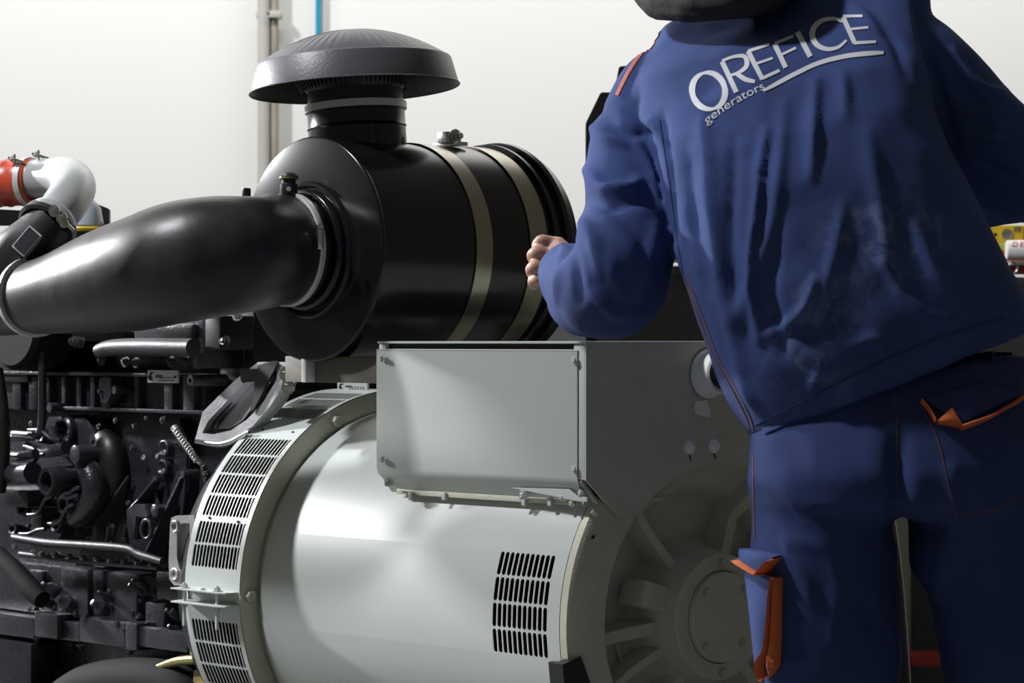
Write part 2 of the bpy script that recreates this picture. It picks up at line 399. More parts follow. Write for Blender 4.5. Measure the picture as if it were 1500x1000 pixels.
# the adapter ring behind the guard: face, inner drum, fan blades
lathe('adapter_flange', [(UF-0.028, 0.296), (UF-0.012, 0.300), (UF-0.002, 0.322), (UF, 0.330), (UF, RG-0.002), (UF-0.004, RG-0.0008), (UF-0.014, RG-0.001), (UF-0.014, 0.335), (UF-0.028, 0.296)], (0, 0, AXZ), (1, 0, 0), 'grey_casting', alt, 128, auto=50)
lathe('adapter_rear_flange', [(UB-0.02, 0.25), (UB-0.02, RG-0.03), (UB+0.008, RG-0.0015), (UB+0.008, 0.25)], (0, 0, AXZ), (1, 0, 0), 'engine_dark', alt, 96)
lathe('fan_hub', [(UB+0.01, 0.27), (UF-0.02, 0.27)], (0, 0, AXZ), (1, 0, 0), 'matte_dark', alt, 64)
bm = bmesh.new()
for k in range(30):
    a = 2*PI*k/30; c = cyl_pt((UB+UF)/2, a, 0.30)
    box_bm(bm, c, (0.12, 0.05, 0.006), Matrix.Rotation(-a, 4, 'X'))
link('fan_blades', bm2me(bm), 'matte_dark', alt)
for th in (yth(588, 400), yth(700, 322)):
    pass
# screws of the guard
for x, y in ((307, 695), (349, 701), (385, 629), (429, 633)):
    u, th = cyl_hit(x, y+ (63 if y > 650 else 0), RG); n = cyl_pt(0, th, 1)-cyl_pt(0, th, 0)
    if y > 650: bolt(cyl_pt(u, th, RG), n, 0.0025, 'black_print', alt, 'socket', 'screw')
    else: bolt(cyl_pt(u, th, RG), n, 0.0022, 'black_print', alt, 'socket', 'screw')
# joint of the two guard halves: two flanges with tie bolts
def guard_flange(th, du):
    a = cyl_pt(UB+0.002, th, RG-0.002); d = (cyl_pt(0, th, 1)-cyl_pt(0, th, 0)).normalized(); s = Vector((UF-UB-0.006, 0, 0))
    tt = d.cross(Vector((1, 0, 0))).normalized()*0.003
    return prism('guard_flange', [a, a+s, a+s+d*0.03, a+s*0.9+d*0.036, a+d*0.036], tt, 'grey_paint', alt, 0.0006)
guard_flange(joint_hi, 0); guard_flange(joint_lo, 0)
dd = (cyl_pt(0, joint_hi, 1)-cyl_pt(0, joint_hi, 0)).normalized()
for f in (0.16, 0.76):
    q = cyl_pt(UB+(UF-UB)*f, joint_hi, RG+0.020)
    tube('tie_bolt', [(q+UP*0.012, 0.0032), (q-UP*0.03, 0.0032), (q-UP*0.065, 0.0032)], 'grey_paint', alt, 8, 1)
    bolt(q+UP*0.003, UP, 0.0068, 'grey_paint', alt, 'nutted'); bolt(q-UP*0.024, -UP, 0.0068, 'grey_paint', alt, 'nutted')
q = cyl_pt(UB+(UF-UB)*0.5, joint_hi, RG+0.02); bolt(q+UP*0.003, UP, 0.004, 'grey_paint', alt)
# big bolts on the flange face
for x, y in ((491, 617), (365, 873)):
    q = at_u(x, y, UF); bolt(q, (1, 0, 0), 0.0105, 'grey_casting', alt, name='flange_bolt')
for a in range(0, 360, 45):
    th = math.radians(a)+yth(873, 365); q = cyl_pt(UF, th, 0.345)
    if abs(a) in (90, 135, 180, 225, 270): bolt(q, (1, 0, 0), 0.0105, 'grey_casting', alt, name='flange_bolt')
q = at_u(389, 893, UF+0.001)
box('stator_foot', (UF-0.02, q.y-0.012, q.z-0.018), (UF+0.035, q.y+0.004, q.z+0.012), 'grey_casting', alt)
q = at_u(510, 632, UF+0.001)
box('stator_foot', (UF-0.02, q.y-0.02, q.z-0.006), (UF+0.012, q.y+0.03, q.z+0.012), 'grey_casting', alt)

# end bracket casting
prof = [(-0.0185, 0.30), (-0.0185, RB+0.0), (-0.004, RB-0.0005), (0.004, 0.3165), (0.004, 0.252), (-0.006, 0.248), (-0.020, 0.243), (-0.028, 0.236),
        (-0.032, 0.220), (-0.040, 0.212), (-0.066, 0.203), (-0.072, 0.196), (-0.072, 0.130), (-0.050, 0.116), (-0.008, 0.110), (0.004, 0.1045), (0.0165, 0.1045), (0.0185, 0.1025),
        (0.0185, 0.0775), (0.0135, 0.0765), (0.0135, 0.0755), (0.026, 0.0745), (0.028, 0.0725), (0.028, 0.0)]
brk = lathe('end_bracket', prof, (0, 0, AXZ), (1, 0, 0), 'grey_casting', alt, 128, auto=40)
def rib(th, w, r0, r1, u0, u1, uf=0.0):
    bm = bmesh.new()
    # radial rib with a sloping crest: deep at hub, shallow outside
    d = Vector((0, -math.cos(th), math.sin(th))); s = Vector((0, math.sin(th), math.cos(th)))
    o = Vector((0, 0, AXZ)); sec = [(r0, u0), ((r0*0.45+r1*0.55), u0-0.012), (r1-0.034, u1), (r1, u1+0.012)]
    rows = []
    for r, u in sec:
        rows.append([bm.verts.new(o+d*r+s*a+Vector((b, 0, 0))) for a, b in ((-w*0.85, -0.09), (-w*0.5, u), (w*0.5, u), (w*0.85, -0.09))])
    for a, b in zip(rows, rows[1:]):
        for i in range(3): bm.faces.new((a[i], a[i+1], b[i+1], b[i]))
    bm.faces.new(rows[0]); bm.faces.new(rows[-1])
    bmesh.ops.bevel(bm, geom=[e for e in bm.edges if e.calc_face_angle(0) > 0.5], offset=0.0025, segments=2, affect='EDGES')
    link('rib', bm2me(bm), 'grey_casting', alt)
def ang(x, y, u=-0.02):
    q = at_u(x, y, u); return math.atan2(q.z-AXZ, -q.y)
for th, wd in ((ang(940, 752), 0.016), (ang(885, 940), 0.020), (ang(925, 992), 0.014)):
    rib(th, wd, 0.10, 0.248, -0.020, -0.030)
for th in (ang(1088, 740), -2.4, -1.1, 2.6, 3.1):
    rib(th, 0.02, 0.10, 0.248, -0.02, -0.008)
lug = ang(955, 873, -0.01); d = Vector((0, -math.cos(lug), math.sin(lug)))
rotl = Matrix.Rotation(-lug, 4, 'X')
bm = bmesh.new(); box_bm(bm, Vector((-0.03, 0, AXZ))+d*0.130, (0.055, 0.068, 0.042), rotl, 0.003); link('lifting_lug', bm2me(bm), 'grey_casting', alt)
for x, y in ((1034, 867), (1089.5, 862), (1032.5, 947), (1086.5, 941)):
    q = at_u(x, y, 0.028); bolt(q, (1, 0, 0), 0.0055, 'grey_casting', alt)
for x, y in ((1057, 822.5), (1057, 985)):
    q = at_u(x, y, 0.0185); bolt(q, (1, 0, 0), 0.0065, 'grey_casting', alt)
for x, y, r in ((867.5, 786, 0.0032), (945.5, 792, 0.002)):
    q = at_u(x, y, 0.0045 if x < 900 else -0.06); bolt(q, (1, 0, 0), r*1.1, 'black_print', alt, 'socket', 'hole')
for k in (0, 1):
    r0 = 0.192-0.03*k
    pts = [(cyl_pt(-0.066, ang(905, 960)-0.10+0.02*i, r0), 0.003) for i in range(-8, 9)]
    tube('casting_rib', pts, 'grey_casting', alt, 8, 1)
# foot and base
box('mounting_foot', (-0.16, -0.34, 0.26), (-0.004, -0.22, 0.375), 'grey_casting', alt, 0.006)
box('mounting_foot', (-0.16, 0.22, 0.26), (-0.004, 0.34, 0.375), 'grey_casting', alt, 0.006)
prism('foot_shadow', [at_u(x, y, -0.012) for x, y in ((822, 972), (851, 960), (872, 1003), (884, 1060), (830, 1060))], (-0.03, 0, 0), 'engine_dark', alt)  # dark wedge standing in for the deep shadow in the foot opening
prism('foot_shadow', [at_u(x, y, 0.008) for x, y in ((824, 973), (851, 961), (866, 1003), (880, 1060), (832, 1060))], (-0.02, 0, 0), 'engine_dark', alt)  # nearer layer of the same painted shadow

# ------------------------------------------------------------ terminal box (part of the alternator)
BX0 = -0.505
def zpx(y, x=850, v=V0): return at_v(x, y, v).z
ZT = CAMZ; ZB = zpx(703); 
ch = at_u(905, 757, 0.006)
zc2 = ch.z
# side plate facing the end: polygon in (y,z) with the arc above the bracket
def side_poly(u):
    a0 = math.atan2(ch.z-AXZ, -ch.y); rr = math.hypot(ch.z-AXZ, ch.y)
    pts = [Vector((u, V0, ZT)), Vector((u, V0, ZB)), Vector((u, ch.y, ch.z))]
    n = 26
    for i in range(1, n):
        t = a0+(PI-2*a0)*i/n; r = rr+(0.252-rr)*min(1, i/2, (n-i)/2); pts.append(Vector((u, -r*math.cos(t), AXZ+r*math.sin(t))))
    pts += [Vector((u, -ch.y, ch.z)), Vector((u, -V0, ZB)), Vector((u, -V0, ZT))]
    return pts
prism('terminal_box_side', side_poly(0.010), (-0.004, 0, 0), 'grey_casting', alt, 0.0)
prism('terminal_box_end', [Vector((BX0+0.003, V0+0.004, ZT)), Vector((BX0+0.003, V0+0.004, ZB+0.01)), Vector((BX0+0.003, -0.20, ZB-0.03)), Vector((BX0+0.003, 0.20, ZB-0.03)), Vector((BX0+0.003, -V0, ZB)), Vector((BX0+0.003, -V0, ZT))], (0.003, 0, 0), 'grey_paint', alt)
lid = box('terminal_box_lid', (BX0-0.001, V0-0.004, ZT-0.0035), (0.014, -V0, ZT+0.0005), 'grey_paint', alt, 0.001)
box('terminal_box_back', (BX0, 0.20, ZB), (0.004, 0.2986, ZT-0.004), 'grey_paint', alt, 0.001)
# front frame: left post, right post, dark strip standing in for the shaded slot under the lid
lp = at_v(566, 520, V0).x
box('terminal_box_post', (BX0, V0-0.001, ZB+0.02), (lp, V0+0.02, ZT-0.004), 'grey_paint', alt, 0.002)
rp_ = at_v(840.5, 520, V0).x
box('terminal_box_post', (rp_, V0-0.001, ZB), (0.008, V0+0.02, ZT-0.004), 'grey_paint', alt, 0.003)
box('slot_shade', (lp, V0+0.006, ZT-0.03), (rp_, V0+0.012, ZT-0.004), 'engine_dark', alt, 0.001)
# front cover with a turned-in bottom
x0, x1 = BX0-0.004, at_v(848, 600, V0).x
zt = zpx(513.5); zf = zpx(700)
bot = at_v(700, 728, V0+0.022).z
cov = [(V0-0.0035, zt), (V0-0.0035, zf), (V0-0.0005, zf-0.010), (V0+0.006, zf-0.017), (V0+0.022, bot)]
vs = []; fs = []
for i, (a, z) in enumerate(cov):
    for x in (x0+(0.010 if i == 4 else 0.004 if i == 3 else 0), x1-(0.0 if i < 3 else 0.004)): vs.append(Vector((x, a, z)))
for i in range(4): fs.append((2*i, 2*i+1, 2*i+3, 2*i+2))
vs += [Vector((x0+0.008, V0+0.008, zt+0.001)), Vector((x1-0.010, V0+0.008, zt+0.001))]; fs.append((0, 1, 11-0, 10)) if len(vs) == 12 else None
me = pydata(vs, fs); o = link('terminal_box_cover', me, 'grey_paint', alt, auto=60)
sm = o.modifiers.new('s', 'SOLIDIFY'); sm.thickness = 0.002; sm.offset = 1
bv = o.modifiers.new('b', 'BEVEL'); bv.width = 0.003; bv.segments = 3; bv.limit_method = 'ANGLE'; bv.angle_limit = math.radians(50)
for x, y in ((558.5, 525.4), (842, 527), (559.6, 673), (842, 686.4)):
    bolt(at_v(x, y, V0-0.006), (0, -1, 0), 0.0046, 'tin_plate', alt, 'bolt', 'cover_bolt')
# slanted bottom tray with bolts and tabs
bm = bmesh.new(); vs = []
a0 = at_v(585, 727, V0+0.03).z
box('tray', (x0+0.03, V0+0.016, bot-0.003), (-0.012, -0.10, bot+0.006), 'grey_casting', alt, 0.001)
for x, y, r in ((569, 706, 0.0055), (768, 724, 0.0065), (825, 727, 0.0055), (852, 722, 0.005), (838, 737, 0.004)):
    bolt(at_v(x, y, V0+0.006), (0, -0.8, -0.6), r, 'tin_plate' if x > 600 else 'grey_casting', alt, 'nutted', 'tray_bolt')
for x in (602, 651, 768, 806, 845):
    q = at_v(x, 734-(x < 700)*8, V0+0.012); box('bracket_tab', q-Vector((0.004, 0.003, 0.007)), q+Vector((0.004, 0.003, 0.006)), 'grey_paint', alt, 0.0008)
prism('gusset', [at_v(x, y, V0+0.001) for x, y in ((746, 714), (832, 716), (845, 727), (860, 728), (860, 735), (850, 735), (838, 733))], (0, 0.004, 0), 'grey_paint', alt, 0.0008)
q = at_v(598, 711.5, V0-0.001)
# chamfer return between cover and side plate
prism('corner_plate', [Vector((u, V0+k, z)) for u, k, z in ((-0.001, 0.0, ZB-0.002), (-0.022, 0.0, ZB-0.006), (-0.022, 0.05, ZB-0.055), (-0.001, 0.05, ZB-0.052))], (0, 0.003, 0.003), 'grey_paint', alt)
# side details: cable gland, tape, bolts, embossed knock-out
g = at_u(1037, 547, 0.012)
gl = lathe('cable_gland', [(0, 0.0405), (0.004, 0.0405), (0.006, 0.036), (0.006, 0.034), (0.030, 0.034), (0.033, 0.031), (0.033, 0.026)], g, (1, 0, 0), 'white_plastic', alt, 40)
lab(gl, 'white plastic cable gland')
tube('cable', [(g, 0.026), (g+Vector((0.05, 0, 0)), 0.026), (g+Vector((0.14, 0.05, -0.03)), 0.026), (g+Vector((0.22, 0.16, -0.2)), 0.026), (g+Vector((0.24, 0.2, -0.62)), 0.026)], 'black_gloss', gl, 20)
q = at_u(1018, 545, 0.03); bm = bmesh.new()
prism('tape_patch', [at_u(x, y, 0.0102) for x, y in ((1018, 588), (1034, 586), (1040, 602), (1039, 611), (1018, 606), (1017, 597))], (0.001, 0, 0), 'tape', alt)
for x, y in ((1009, 655), (1045, 653)):
    q = at_u(x, y, 0.010); b = bolt(q, (1, 0, 0), 0.0078, 'zinc_glint_white', alt, 'nutted', 'earth_bolt')
    tube('paint_run', [(q-UP*0.010+Vector((0.0005, 0, 0)), 0.0012), (q-UP*0.018+Vector((0.0005, 0.003, 0)), 0.0014), (q-UP*0.022+Vector((0.0005, 0.005, 0)), 0.001)], 'black_print', alt, 6, 3)
c = at_u(920, 616, 0.0098); lathe('knockout', [(0.001, 0.0), (0.0012, 0.0125), (0.0, 0.0135)], c, (1, 0, 0), 'grey_casting', alt, 24)
# small maker's plate on top of the adapter
q0 = at_v(497, 560, -0.02); q1 = at_v(541, 572, -0.02)
pl = box('maker_plate', (q0.x, -0.025, q1.z), (q1.x, -0.02, q0.z), 'tin_plate', alt, 0.0008)
def mark(q0, q1, v, parent, n=6):
    wdt = q1.x-q0.x; h = q0.z-q1.z
    bm = bmesh.new()
    m_ = [(0.10, 0.85), (0.24, 0.92), (0.17, 0.72), (0.12, 0.62), (0.15, 0.42), (0.20, 0.18), (0.06, 0.2), (0.07, 0.55)]
    f = bm.faces.new([bm.verts.new((q0.x+wdt*a, v, q1.z+h*b)) for a, b in m_])
    for i in range(3):
        a = 0.28+0.075*i; bm.faces.new([bm.verts.new((q0.x+wdt*(a+x), v, q1.z+h*z)) for x, z in ((0, 0.4), (0.05, 0.4), (0.06, 0.65), (0.01, 0.65))])
    for j in range(2):
        for i in range(n):
            a = 0.40+0.09*i; z = 0.16+0.22*j+0.0*i
            bm.faces.new([bm.verts.new((q0.x+wdt*(a+x), v, q1.z+h*(z+y))) for x, y in ((0, 0), (0.06, 0), (0.06, 0.09), (0, 0.09))])
    return link('print', bm2me(bm), 'black_print', parent, smooth=False)
mark(q0, q1, -0.0255, pl)

# ------------------------------------------------------------ air cleaner
AC = P(455, 365, 5.0)              # centre of its front disc
RA = 0.1985; AX = Vector((0, 1, 0)); L = 0.445
ac = thing('air_cleaner', 'big glossy black air filter canister lying crosswise over the alternator', 'air filter', (AC.x, AC.y+0.2, AC.z-RA))
lathe('canister', [(0.0, 0.0), (0.0, 0.09), (0.0, RA-0.004), (0.0008, RA-0.002), (0.002, RA-0.0008), (0.004, RA), (0.007, RA), (0.009, RA-0.001), (0.011, RA-0.004), (0.03, RA-0.004), (L-0.03, RA-0.004)], AC, AX, 'black_gloss', ac, 128, auto=30)
lathe('end_cover', [(L-0.045, RA-0.004), (L-0.043, RA+0.004), (L-0.036, RA+0.004), (L-0.032, RA-0.001), (L-0.020, RA-0.001), (L-0.018, RA+0.008), (L-0.008, RA+0.009), (L-0.004, RA+0.001), (L+0.020, RA-0.004), (L+0.035, RA-0.02), (L+0.04, 0.15), (L+0.04, 0)], AC, AX, 'black_gloss', ac, 128, auto=30)
def band(h0, h1, m):
    rr = RA-0.002
    return lathe('mounting_band', [(h0, RA-0.004), (h0, rr+0.001), (h0+0.002, rr+0.001), (h1-0.002, rr), (h1, rr), (h1, RA-0.004)], AC, AX, m, ac, 128, auto=30)
band(0.2164, 0.255, 'passivated'); band(0.345, 0.388, 'passivated')
# band latch on top
q = P(672, 202, 5.18); 
bm = bmesh.new(); box_bm(bm, Vector((AC.x+0.012, q.y, AC.z+RA+0.012)), (0.030, 0.034, 0.022), None, 0.003); ll = link('band_latch', bm2me(bm), 'zinc', ac)
tube('latch_bolt', [(Vector((AC.x-0.01, q.y, AC.z+RA+0.014)), 0.006), (Vector((AC.x+0.045, q.y, AC.z+RA+0.014)), 0.006)], 'zinc', ll, 8, 1)
bolt(Vector((AC.x+0.028, q.y, AC.z+RA+0.014)), (1, 0, 0), 0.009, 'zinc', ll, 'nutted')
box('latch_strap', (AC.x-0.02, q.y-0.012, AC.z+RA-0.004), (AC.x+0.05, q.y+0.012, AC.z+RA+0.003), 'zinc', ll, 0.001)
# outlet collar on the front disc
OC = P(449, 366, 5.0); OC.y = AC.y
NX = Vector((0, -1, 0))
lathe('outlet_collar', [(-0.002, 0.122), (0.003, 0.121), (0.007, 0.118), (0.007, 0.113), (0.003, 0.111), (0.003, 0.107), (0.016, 0.106), (0.019, 0.103), (0.019, 0.099), (0.012, 0.098), (0.012, 0.0935), (0.08, 0.0935)], OC, NX, 'black_gloss', ac, 96, auto=50)
# restriction indicator
q = AC+Vector((-0.035, -0.014, 0.118)); q = P(423, 270, 4.96)
ind = lathe('restriction_indicator', [(-0.030, 0.010), (-0.022, 0.0155), (0.000, 0.0155), (0.002, 0.0125), (0.008, 0.0125), (0.009, 0.016), (0.014, 0.0165), (0.019, 0.013), (0.022, 0)], q, UP, 'black_satin', ac, 24)
q2 = q+(CAM-q).normalized()*0.0155-UP*0.008
x, y, z = frame((CAM-q))
lathe('indicator_window', [(0.0, 0.0042), (0.0012, 0.004), (0.0014, 0)], q2, (CAM-q), 'tin_plate', ind, 16)
lathe('indicator_ring', [(0.0095, 0.0168), (0.011, 0.0172), (0.0125, 0.0168)], q, UP, 'gold_tin', ind, 24)
tube('indicator_pipe', [(q-UP*0.02, 0.008), (Vector((q.x, AC.y-0.03, q.z-0.035)), 0.008), (Vector((q.x+0.005, AC.y+0.004, q.z-0.035)), 0.008)], 'black_satin', ind, 10, 4)
# a clip at the disc's left edge
qq = AC+Vector((-RA*0.93, 0.02, 0.075)); qq = P(361, 280, 5.06)
box('side_clip', qq-Vector((0.004, 0.008, 0.010)), qq+Vector((0.004, 0.008, 0.006)), 'black_satin', ac, 0.003)
# inlet neck, clamp, rain cap along a slightly tilted axis
NB = P(524.5, 200, 5.135); NT = P(521.0, 157, 5.135)
lean = (-RT*0.062+FW*0.038+UP).normalized()
NC = NT
def H(y): return (NT.z-P(522, y, 5.135).z)*-1
lathe('inlet_neck', [(H(222), 0.0885), (H(190), 0.0885), (H(188), 0.0905), (H(184), 0.0885), (H(166), 0.0885), (H(165), 0.0905), (H(163), 0.0905), (H(162), 0.0885), (H(150), 0.0885)], NC, lean, 'black_gloss', ac, 64, auto=30)
cl = lathe('hose_clamp', [(H(163.5), 0.0885), (H(163.5), 0.0925), (H(153), 0.0925), (H(153), 0.0885)], NC, lean, 'tin_plate', ac, 44, auto=4)
cap = thing  # placeholder name kept free
Rc = 0.1885
capc = lathe('rain_cap', [(H(151), 0.086), (H(134), 0.086), (H(127), 0.094), (H(112), 0.098), (H(100), 0.10)], NC, lean, 'black_satin', ac, 64)
hood = lathe('hood', [(H(132), Rc+0.002), (H(131), Rc+0.003), (H(129.5), Rc+0.0005), (H(93), 0.1785), (H(90.5), 0.1765), (H(89.5), 0.1735)], NC, lean, 'cap_plastic', capc, 160, auto=26)
hx_, hy_, hz_ = frame(lean); vs = []; fs = []; NS, NR = 336, 12
for i in range(NS):
    a = 2*PI*i/NS; d_ = hx_*math.cos(a)+hy_*math.sin(a)
    for k in range(NR+1):
        t = k/NR; r = 0.1735*(1-t)+0.0005*t; h = H(89.5)+(H(44.5)-H(89.5))*(1-(r/0.1735)**2.1)
        fl_ = (i % 6)/6; vs.append(NC+d_*r+lean*(h+0.0013*(fl_-0.5)*min(1, 5*t*(1-t)+0.0)))
for i in range(NS):
    j = (i+1) % NS
    for k in range(NR): fs.append((i*(NR+1)+k, j*(NR+1)+k, j*(NR+1)+k+1, i*(NR+1)+k+1))
link('hood_dome', fixn(pydata(vs, fs)), 'cap_plastic', capc, auto=50)
lathe('hood_lining', [(H(131.5), Rc+0.001), (H(128), Rc-0.004), (H(95), 0.173), (H(92), 0.165), (H(84), 0.13), (H(80), 0)], NC, lean, 'black_satin', capc, 96)
x, y, z = frame(lean); vs = []; fs = []
bm = bmesh.new()
for k in range(72):
    a = 2*PI*k/72; d = x*math.cos(a)+y*math.sin(a); o = NC+d*0.100+lean*H(118); s = lean.cross(d)
    p4 = [o-s*0.0012-d*0.004-lean*0.02, o+s*0.0012-d*0.004-lean*0.02, o+s*0.0012+d*0.008, o-s*0.0012+d*0.008]
    lo = [bm.verts.new(p-lean*0.0) for p in p4]; hi = [bm.verts.new(p+lean*0.055) for p in p4]
    for i in range(4): bm.faces.new((lo[i], lo[(i+1) % 4], hi[(i+1) % 4], hi[i]))
    bm.faces.new(lo[::-1])
fl = link('louvre_fins', bm2me(bm), 'black_satin', capc, smooth=False); fl['kind'] = 'stuff'
# cradle under the canister
box('cradle', (AC.x-0.10, AC.y+0.02, AC.z-RA-0.036), (AC.x+0.30, AC.y+0.05, AC.z-RA+0.010), 'cradle_brown', ac, 0.002)
q0 = P(424, 528, 5.0); q1 = P(436, 560, 5.0)
cr_ = box('cradle_bracket', (q0.x-0.002, AC.y+0.0, q1.z), (q1.x+0.002, AC.y+0.03, q0.z+0.004), 'tin_plate', ac, 0.001)

# ------------------------------------------------------------ intake hose
hp = [(432, 369, 4.93, .094), (405, 369, 4.885, .096), (365, 371, 4.84, .0985), (315, 375, 4.815, .1025), (265, 383, 4.83, .1035), (215, 397, 4.88, .100), (165, 410, 4.95, .092), (115, 422, 5.03, .081), (75, 431, 5.10, .072), (48, 435, 5.16, .067), (20, 439, 5.22, .0655), (-15, 441, 5.30, .0655)]
hs = thing('intake_hose', 'fat black rubber intake hose curving from the air filter to the left', 'hose', P(265, 384, 4.83)-UP*0.1)
base = OC+NX*0.03
pts = [(OC+NX*0.030, .0965), (OC+NX*0.050, .0962), (OC+NX*0.075, .0965)]+[(P(x, y, d), r) for x, y, d, r in hp[2:]]
hose_me = tube_me(pts, 40, 8)
for v in hose_me.vertices: v.co += Vector(v.normal)*(0.0016*noise.noise(v.co*12)+0.0022*noise.noise(v.co*5))
link('hose', hose_me, 'rubber', hs, auto=60)
lathe('hose_clamp', [(0.040, 0.094), (0.040, 0.1000), (0.0415, 0.1005), (0.0505, 0.1005), (0.052, 0.1000), (0.052, 0.094)], OC, NX, 'tin_plate', hs, 72)
def small_clamp(p, axis, at, parent, ln=0.03):
    x, y, z = frame(axis); bm = bmesh.new()
    return None
q = P(471, 350, 4.86)
bm = bmesh.new(); box_bm(bm, q+Vector((0.000, -0.004, 0)), (0.006, 0.012, 0.034), None, 0.0015); b = link('clamp_screw_housing', bm2me(bm), 'zinc', hs)
bolt(q+Vector((0, -0.003, 0.018)), UP, 0.0055, 'zinc', b, 'nutted')
# left clamp
c0 = P(50, 434.5, 5.15); ax = (P(20, 439, 5.22)-P(60, 433.5, 5.13)).normalized()
lathe('hose_clamp', [(-0.006, 0.066), (-0.006, 0.0735), (0.006, 0.0735), (0.006, 0.066)], c0, ax, 'tin_plate', hs, 64)
q = P(34, 384, 5.16)
bm = bmesh.new(); box_bm(bm, q, (0.032, 0.016, 0.012), Matrix.Rotation(0.35, 4, 'Y'), 0.002); b = link('clamp_screw_housing', bm2me(bm), 'zinc', hs)
tube('latch_bolt', [(P(20, 389, 5.15), 0.005), (P(47, 379, 5.15), 0.005)], 'zinc', b, 8, 1)

# ------------------------------------------------------------ charge air pipe with red hose
cp = thing('charge_air_pipe', 'silver bent metal pipe with a red silicone hose at upper left', 'pipe', P(90, 330, 5.25))
tube('pipe', [(P(-60, 268, 5.50), .036), (P(-10, 266, 5.47), .036), (P(35, 263, 5.44), .036), (P(70, 261, 5.40), .037), (P(98, 261, 5.34), .040), (P(108, 276, 5.27), .041), (P(92, 303, 5.20), .040), (P(74, 325, 5.17), .039)], 'silver_paint', cp, 32)
hx = (P(35, 263, 5.44)-P(-10, 266, 5.47)).normalized()
def px_r(n, d): return n*d/FPX
red = lathe('red_hose', [(-0.085, .041), (-0.080, .044), (-0.06, .0445), (-0.055, .0465), (-0.05, .0445), (-0.03, .0445), (-0.025, .0465), (-0.02, .0445), (0.0, .0445), (0.006, .0465), (0.012, .0445), (0.028, .044), (0.031, .040)], P(30, 267, 5.44), hx, 'red_silicone', cp, 48, auto=60)
for h in (-0.068, 0.019):
    lathe('hose_clamp', [(h-0.006, .0445), (h-0.006, .0468), (h+0.006, .0468), (h+0.006, .0445)], P(30, 267, 5.44), hx, 'tin_plate', cp, 40)
for x, y in ((22, 233), (57, 227)):
    b = bolt(P(x, y, 5.40), -RT, 0.007, 'zinc', cp, 'nutted'); 
    tube('latch_bolt', [(P(x-10, y-2, 5.40), .003), (P(x+14, y+5, 5.40), .003)], 'zinc', cp, 8, 1)
dd = (P(74, 325, 5.17)-P(92, 303, 5.20)).normalized()
lathe('v_band', [(-0.014, .040), (-0.012, .047), (-0.004, .050), (0.004, .050), (0.008, .044)], P(74, 325, 5.17), dd, 'silver_paint', cp, 48)
for x, y, r in ((80, 309, .0075), (91, 319, .0075), (94, 327, .006)): bolt(P(x, y, 5.12), -FW-RT*0.3, r, 'zinc', cp, 'nutted')
tube('latch_bolt', [(P(76, 306, 5.12), .0035), (P(108, 338, 5.12), .0035)], 'zinc', cp, 8, 1)

# ------------------------------------------------------------ engine
en = thing('diesel_engine', 'black diesel engine block with pipes, ribs and bosses at the left', 'engine', (-1.6, 0, 0))
def eb(x0, y0, x1, y1, v, dep, m='engine_black', bev=0.004, name='panel', parent=None):
    c = at_v((x0+x1)/2, (y0+y1)/2, v); a = at_v(x0, (y0+y1)/2, v); b = at_v(x1, (y0+y1)/2, v)
    t_ = at_v((x0+x1)/2, y0, v).z; bo = at_v((x0+x1)/2, y1, v).z
    return box(name, (a.x, v, bo), (b.x, v+dep, t_), m, parent or en, bev)
def ep(poly, v, dep, m='engine_grey', bev=0.002, name='casting'): return prism(name, [at_v(x, y, v) for x, y in poly], (0, dep, 0), m, en, bev)
def et(pts, v, m, name='pipe', seg=12): return tube(name, [(at_v(p[0], p[1], p[3] if len(p) > 3 else v), p[2]) for p in pts], m, en, seg)
def er(x, y, v, prof, m='engine_grey', name='boss', axis=(0, -1, 0), seg=28): return lathe(name, prof, at_v(x, y, v), axis, m, en, seg)
VB = -0.16
box('engine_block', (-2.7, VB, 0.40), (-1.035, 0.34, 0.99), 'engine_black', en, 0.01)
box('cylinder_head', (-2.6, VB+0.05, 0.985), (-1.06, 0.30, 1.16), 'engine_dark', en, 0.01)
box('oil_pan', (-2.6, VB+0.03, 0.20), (-1.12, 0.28, 0.41), 'engine_dark', en, 0.03)
# flywheel housing between engine and alternator
lathe('flywheel_housing', [(-1.10, 0.20), (-1.10, 0.30), (-1.06, 0.325), (-1.02, 0.345), (-1.004, 0.350), (-1.004, 0.2)], (0, 0, AXZ), (1, 0, 0), 'engine_black', en, 72)
# upper gallery
eb(-60, 545, 292, 550, -0.225, 0.05, 'engine_grey', 0.002, 'rail')
eb(-60, 552, 300, 602, -0.20, 0.05, 'engine_black', 0.004, 'side_cover')
eb(75, 598, 300, 603, -0.225, 0.05, 'engine_grey', 0.002, 'rail')
for x in (18, 42, 66, 90, 112, 132, 150, 196, 240, 268):
    eb(x, 551, x+R_.choice((6, 12, 16)), 600, -0.213, 0.03, 'engine_grey' if R_.random() < .45 else 'engine_black', 0.003, 'rib')
ep([(145, 553), (162, 553), (163, 578), (156, 592), (147, 590), (143, 570)], -0.235, 0.03, 'engine_grey')
for x, y, r in ((173, 571, .0085), (78, 597, .010), (150, 573, .004)):
    er(x, y, -0.235, [(-0.04, r), (0, r), (0.008, r), (0.010, r*.9), (0.010, 0)], 'engine_grey')
er(286, 557, -0.26, [(-0.07, .0115), (0.01, .0115), (0.012, .010), (0.012, .0045), (0.004, .0045), (0.004, 0)], 'engine_grey')
